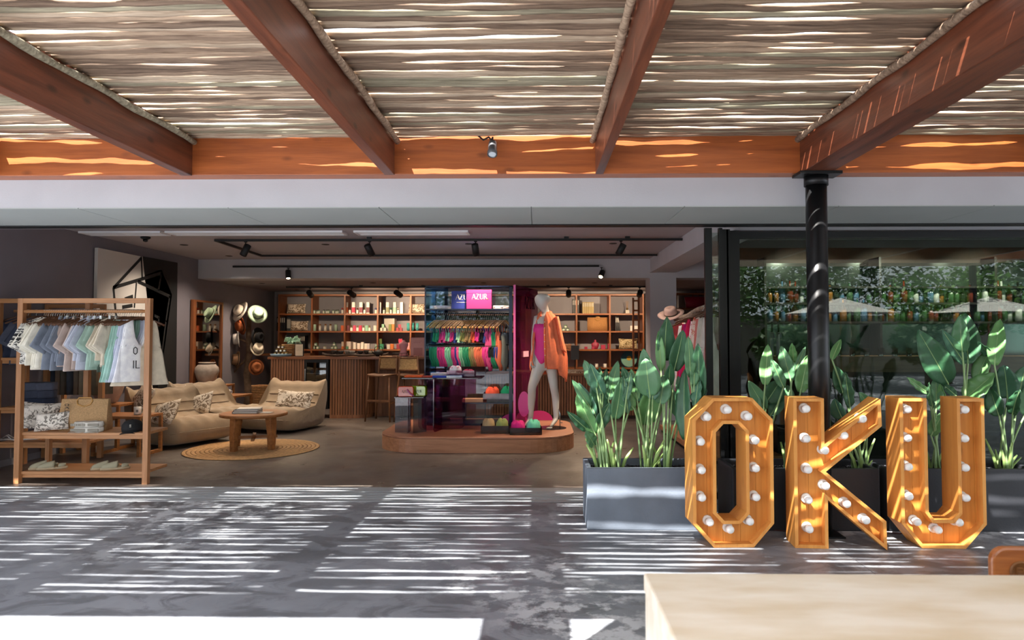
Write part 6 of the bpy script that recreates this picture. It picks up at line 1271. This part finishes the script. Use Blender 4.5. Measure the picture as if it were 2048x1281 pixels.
# sleeve drape on the side away from the screen
def slv(u, v):
    x = 330 + 88 * v ** .75 * (1) + 0 * u; y = 262 + (545 - 262) * v; a = (u - .5) * 2
    wd_ = 30 + 42 * v; px_ = 345 + 52 * v + a * wd_ * .45 * (1 - .2 * v); y += a * 20 * v; return mp(px_, y, -.085 - .07 * (1 - a * a) * (1 - .3 * v) + .02 * abs(a)) + Vector((0, .008 * math.sin(v * 14 + a * 3), 0))
o = MB().grid(slv, 12, 14).build('sleeve', SHM, t); s_ = o.modifiers.new('t', 'SOLIDIFY'); s_.thickness = .004
MB().tube([mp(214, 262, -.07), mp(206, 240, -.03), mp(228, 222, .05), mp(268, 212, .08), mp(296, 226, .04), mp(272, 262, -.06), mp(248, 275, -.11)], [.012, .018, .02, .02, .02, .018, .010], 8, flat=.5).build('collar', SHM, t)
MB().tube([mp(243, 285, -.135), mp(240, 400, -.165), mp(243, 540, -.18), mp(252, 690, -.175)], .008, 6, flat=.5).build('button_placket', SHM, t)
for k, (x, y) in enumerate(((243, 308), (243, 357), (243, 415), (243, 470), (246, 530), (248, 583))):
    q = mp(x, y, -.185); MB().lathe([(.007, 0), (.006, .003)], n=8).build('button', mat('button_pearl', 'e8dcd0', .3), t, loc=q, rot=(R(90), 0, 0))
# stand
CH = mat('chrome', 'c9ccd0', .2, metal=1.0)
b0_ = mp(300, 1180); pl_ = Vector((b0_.x, b0_.y - .0, ZP)); MB().lathe([(.20, .0), (.20, .006), (.19, .008)], c=(pl_.x, pl_.y, ZP), n=36).build('base_disc', mat('base_glass', '2c2226', .15), t)
MB().tube([Vector((mp(372, 1180).x, b0_.y, ZP + .006)), mp(370, 1060, .0), mp(350, 1005, .03)], .007, 8).build('support_rod', CH, t); MB().tube([mp(372, 1140), mp(392, 1140)], .006, 6).build('clamp_knob', CH, t)
# ================================================================== rack of dresses by the pier
xA = 2.02
t = thing('clothes_podium', 'long low dark edged wooden podium under the pink dresses', 'platform', (0, 0, 0)); q0 = atz(1330, 873, .10); q1 = atz(1388, 916, .08)
xl3 = 1.83; MB().box(xl3, 2.70, 7.55, 10.2, .04, .10).build('top_board', PODW, t, bevel=.003); MB().box(xl3 + .02, 2.70, 7.6, 10.15, 0, .04).build('plinth', BLACKM, t)
zr2 = at(1375, 620, 8.8).z; t = thing('branch_rack', 'rough branch clothes rail above the pink and white dresses', 'rack', (0, 0, 0)); 
MB().tube([(2.02, 9.95, zr2 - .09), (2.10, 9.5, zr2 - .06), (2.12, 9.0, zr2 + .01), (2.16, 8.4, zr2 + .04), (2.14, 7.9, zr2 + .03), (2.17, 7.62, zr2 + .05)], [.03, .034, .03, .036, .032, .03], 9).build('branch_rail', mat('grey_bark', '8a7a6c', .9, vary=.25, scale=14, bump=.5, bscale=30), t)
for y in (9.9, 7.7): MB().tube([(2.14, y, .10), (2.10, y, zr2 - (.06 if y > 9 else -.03))], .03, 9).build('branch_post', MATS['grey_bark'], t)
FLO = printed('floral', 'e8d8cc', 'd0603c', 14, .5); FLR = printed('floral_red', 'eadcdc', 'c42050', 16, .5)
dr = [('soft red', 'b84a4c', .95), ('white', 'd8d2d2', 1.45), ('white', 'dcd6d8', 1.5), ('floral', FLO, 1.3), ('crimson', 'b8204c', 1.6), ('hot pink', 'd02a78', 1.75), ('crimson', 'c02050', 1.3), ('floral red', FLR, 1.8), ('blush pink', 'd8a0a0', 1.75), ('floral', FLO, 1.2), ('floral', FLO, 1.25), ('coral pink', 'd88078', 1.6), ('ivory', 'd6cdc0', 1.4), ('ivory', 'dad2c8', 1.5), ('white', 'd8d2d2', 1.5), ('blush pink', 'd8a0a0', 1.4), ('ivory', 'd6cdc0', 1.6)]
ca = {}
for i, (nm, cc, sz) in enumerate(dr):
    ca[nm] = ca.get(nm, 0) + 1; y = 9.75 - i * .118; m = cc if not isinstance(cc, str) else cloth(cc)
    kind = 'shirt' if i in (0,) else 'tank'
    yr = zr2 + .02
    garment(kind, m, (2.10 + .02 * math.sin(i), y, zr2 + .035 if i > 6 else zr2 - .06 + i * .012), R(-28 + 12 * math.sin(i * 1.7)), '%s long dress on the branch rail, %s %s one from the pier' % (nm, ORD[ca[nm] - 1], nm), 'clothes', 'dresses on the branch rail', i, sz=min(sz, 2.1) * (1 if kind == 'tank' else 1), sx=.85)
hat('blush straw sun hat hung at the pier end of the branch rail', 1342, 630, 9.9, 'b99a90', (R(24), R(-6), R(-18)), .19)
x = 3.05; t = thing('sequin_bag', 'crimson beaded handbag on the shelf past the white pier', 'bag', (at(1389, 615, YS - .1).x, YS - .20, ZR[1] + .1005)); zz = .22
MB().rings([bag_ring(0, .19, .05), bag_ring(.12, .205, .045), bag_ring(.235, .23, .02)]).build('bag_body', mat('sequin', 'a81c44', .35, vary=.4, scale=120), t); MB().rings([[Vector(((.06 + .014 * math.cos(q)) * math.cos(a), .014 * math.sin(q), .25 + (.06 + .014 * math.cos(q)) * math.sin(a))) for q in (0, 1.57, 3.14, 4.71)] for a in (2 * PI * j / 18 for j in range(18))], closed=True).build('ring_handle', mat('ring_crimson', '8a3040', .4), t)
# ================================================================== bar seen through the glass
BARW = wood('bar_oak', '8a6a4c', '6a4e36', 'X', .5); YB = 8.1
zb1 = at(1700, 714, YB).z
t = thing('bar_counter', 'long bar counter with pale wood edge behind the glass', 'counter', (2.85, YB, 0)); MB().box(0, 8.6, 0, .6, zb1 - .18, zb1).build('worktop', BARW, t); MB().box(0, 8.6, .05, .55, 0, zb1 - .18).build('front_panel', mat('bar_front', '2c211b', .6), t); MB().box(0, 8.6, -.02, 0, .25, .29).build('foot_rail', BLACK, t)
BS = mat('bar_shelf', '1d1916', .5)
zA = at(1800, 607, 9.2).z; zB = at(1800, 644, 9.2).z
t = thing('bottle_shelf', 'dark back bar shelving with rows of bottles behind the glass', 'shelf', (3.0, 9.0, 0))
for z in (zA, zB, at(1800, 575, 9.2).z): MB().box(0, 8.8, 0, .28, z - .025, z).build('shelf_board', BS, t)
for x in (0, 1.5, 3.0, 4.5, 6.0, 7.5, 8.77): MB().box(x, x + .03, 0.002, .28, .8, zA + .6).build('upright', BS, t)
MB().box(.03, 8.77, .282, .298, .9, zA + .55).build('mirror_back', mat('bar_mirror', '8b9490', .12, metal=.9), t)
bc = [('3a5a3a', 'dark green'), ('8a5a24', 'amber'), ('c9ccc8', 'clear'), ('4a6a8a', 'blue'), ('6a2a1a', 'red brown'), ('1a1c1a', 'black')]
rnd = random.Random(9); BMS = []
for s in range(4):
    r_ = .032 + .004 * s; h = .2 + .03 * s; BMS.append(MB().lathe([(r_, 0), (r_, h * .6), (r_ * .5, h * .72), (.012, h * .78), (.012, h)], n=10).mesh('glass_body'))
CAPb = MB().lathe([(.014, 0), (.014, .025)], n=8).mesh('bottle_cap'); CAPb.materials.append(BLACKM)
for me in BMS: me.materials.append(mat('cloth_base', 'cccccc', .9))
for row, z in ((0, zB), (1, zA)):
    for k in range(58):
        c, nm = bc[rnd.randrange(6)]; s = rnd.randrange(4); t = thing('bottle', '%s bottle on the %s back bar shelf, %s from the door side' % (nm, ('lower', 'upper')[row], ORD[k]), 'bottle', (3.1 + k * .088, 9.08 + rnd.uniform(0, .08), z + .0005), 0, 'bottles on the back bar')
        b = put(BMS[s], 'glass_body', None, t); recolor(b, mat('bottle_' + c, c, .15, spec=.7)); put(CAPb, 'cap', None, t, (0, 0, .2 + .03 * s))
rnd = random.Random(4)
for k in range(14):
    b = MB().lathe([(.03, 0), (.034, .1), (.031, .1), (.027, .005)], n=10, cap=False).build('glass_tumbler', glassy('tumbler', 'd0d8d6', .2)); b.location = (3.3 + k * .17, YB + .2, zb1); tag(b, 'upturned clear tumbler on the bar counter, %s from the door side' % ORD[k], 'glass', 'tumblers on the bar')
for k, px in enumerate((1543, 1556)):
    x = at(px, 680, YB + .3).x; t = thing('beer_tap', 'dark metal tap on the bar counter, %s from the door side' % ORD[k], 'tap', (x, YB + .3, zb1), 0, 'taps on the bar'); MB().lathe([(.03, 0), (.022, .02), (.02, .3)], n=12).build('column', ALU, t); MB().tube([(0, 0, .28), (0, -.08, .28), (0, -.09, .22)], .012, 7).build('spout', ALU, t); MB().tube([(0, -.02, .29), (0, -.03, .42)], [.010, .016], 7).build('tap_handle', BLACKM, t)
for x in (3.6, 4.8, 6.0, 7.4): spot((x, 8.3, 2.6), (x, 9.1, 1.7), 80, 100, color=(1, .85, .7))  # lights added without fixtures so the bottles show through the glass
# ================================================================== foreground stone table and chair
ST = mat('travertine', 'f2eadc', .35, c2='dccbae', scale=5, stretch=(.7, 2.2, 1), contrast=(.35, .7), bump=.03, bscale=40, detail=8)
zt4 = .76; e0 = atz(1287, 1146, zt4); e1 = atz(2048, 1146, zt4)
t = thing('stone_table', 'cream stone topped table in the near corner, blurred edge', 'table', (e0.x, e0.y, 0), R(0)); MB().box(0, 2.4, -1.5, 0, zt4 - .05, zt4).build('tabletop', ST, t, bevel=.006)
MB().box(0.004, .06, -1.48, -.004, .0, zt4 - .05).build('end_panel', ST, t); MB().box(.06, 2.2, -.06, -.004, zt4 - .3, zt4 - .05).build('apron', ST, t); MB().box(2.2, 2.26, -1.48, -.004, 0, zt4 - .05).build('end_panel', ST, t)
YCh = e0.y + .32; ca_, cb_ = at(1985, 1120, YCh), at(2120, 1120, YCh); zc_ = at(1990, 1096, YCh).z
t = thing('wooden_chair', 'orange-brown wooden chair back with a carved round emblem behind the stone table', 'chair', (ca_.x, YCh, 0)); W = .46; CHW = wood('chair_wood', 'b8703a', '95542a', 'X', .3, 1.0, coat=.5)
MB().prism([(x, z) for x, z in rrect(0, W, zc_ - .20, zc_, .045, 6)], 0, .028).build('top_rail', CHW, t, bevel=.008)
MB().lathe([(.034, 0), (.034, .004), (.028, .005), (.026, .002), (.0, .002)], n=24, cap=False).build('emblem_ring', wood('emblem_wood', '8a5a2c', '6a3f1c', 'X', .5), t, loc=(.085, -.001, zc_ - .075), rot=(R(90), 0, 0))
strokes(MB(), [(-.012, -.012, -.012, .012, .004), (-.012, .012, .006, .012, .004), (.006, .012, .008, .0, .004), (-.012, .0, .008, .0, .004)], Matrix.Translation((.085, -.005, zc_ - .075)), dep=.002).build('emblem_mark', MATS['emblem_wood'], t)
for x in (.03, W - .07): MB().box(x, x + .04, .0, .028, 0, zc_ - .19).build('leg', CHW, t, bevel=.004); MB().box(x, x + .04, .42, .46, 0, .43).build('leg', CHW, t, bevel=.004)
MB().box(0.01, W - .01, .0 + .03, .48, .43, .46).build('seat', CHW, t, bevel=.006)
# ================================================================== what stands behind the viewer and shows in the glass
rnd = random.Random(21)
GM = [mat('foliage_%d' % k, c, .6, vary=.3, scale=3) for k, c in enumerate(('335a1c', '4c7a24', '24441a'))]; TRK = mat('garden_trunk', '6a5846', .9)
def tree(label, x, y, h, r, mi):
    t = thing('garden_tree', label, 'tree', (x, y, 0), rnd.uniform(0, 6), 'garden trees behind the viewer')
    MB().tube([(0, 0, 0), (.1, 0, h * .3), (0, .05, h * .55)], [.14, .11, .08], 8).build('trunk', TRK, t)
    mb = MB()
    for k in range(2200):
        v = Vector((rnd.gauss(0, 1), rnd.gauss(0, 1), rnd.gauss(0, 1))).normalized() * (rnd.random() ** .4); c = Vector((v.x * r, v.y * r, h * .68 + v.z * h * .32)); s = rnd.uniform(.06, .14); a = Vector((rnd.gauss(0, 1), rnd.gauss(0, 1), rnd.gauss(0, .6))).normalized() * s; b_ = a.cross(Vector((rnd.gauss(0, 1), rnd.gauss(0, 1), rnd.gauss(0, 1)))).normalized() * s * .45
        mb.add([c - a, c + b_, c + a, c - b_], [(0, 1, 2, 3)])
    tag(mb.build('crown', GM[mi], t), kind='stuff')
for k, (x, y, h, r) in enumerate(((-3, -9, 3.6, 1.8), (1.0, -10, 3.2, 1.9), (4.6, -8.6, 3.8, 1.8), (8.2, -9.5, 4.2, 2.2), (12.2, -8, 3.6, 2.0), (15.5, -9, 4, 2.2), (6.2, -4.6, 1.7, .8), (2.6, -4.9, 1.5, .7), (10, -5, 1.8, .9), (3.0, -11.5, 4.6, 2.2), (7, -11.8, 4.8, 2.3), (11, -11.5, 5, 2.4), (17, -11, 5, 2.6), (-1, -12, 4.6, 2.3))):
    tree('leafy green garden tree seen only as a reflection in the glass, %s along the terrace' % ORD[k], x, y, h, r, k % 3)
WB = mat('garden_wall', '8f8a82', .9, vary=.05, scale=2); struct(MB().box(-16, 20, -13.5, -13.2, 0, 2.2).build('wall_garden', WB))
def parasol(label, x, y, r=1.5, h=2.5):
    t = thing('parasol', label, 'umbrella', (x, y, 0), .3, 'white parasols behind the viewer'); MB().tube([(0, 0, 0), (0, 0, h)], .025, 8).build('pole', OAKZ, t); CV = mat('parasol_cloth', 'c9c5bd', .8)
    MB().grid(lambda u, v: Vector((v * r * math.cos(2 * PI * u), v * r * math.sin(2 * PI * u), h - .45 * v)), 16, 4, False).build('canopy', CV, t); MB().lathe([(.25, 0), (.25, .08)], n=16).build('base', WB, t)
parasol('white garden parasol reflected behind the bar bottles, door side', 3.2, -6.6); parasol('white garden parasol reflected near the long planter', 8.6, -6.9); parasol('white garden parasol reflected beyond the long planter', 12.4, -6.4)
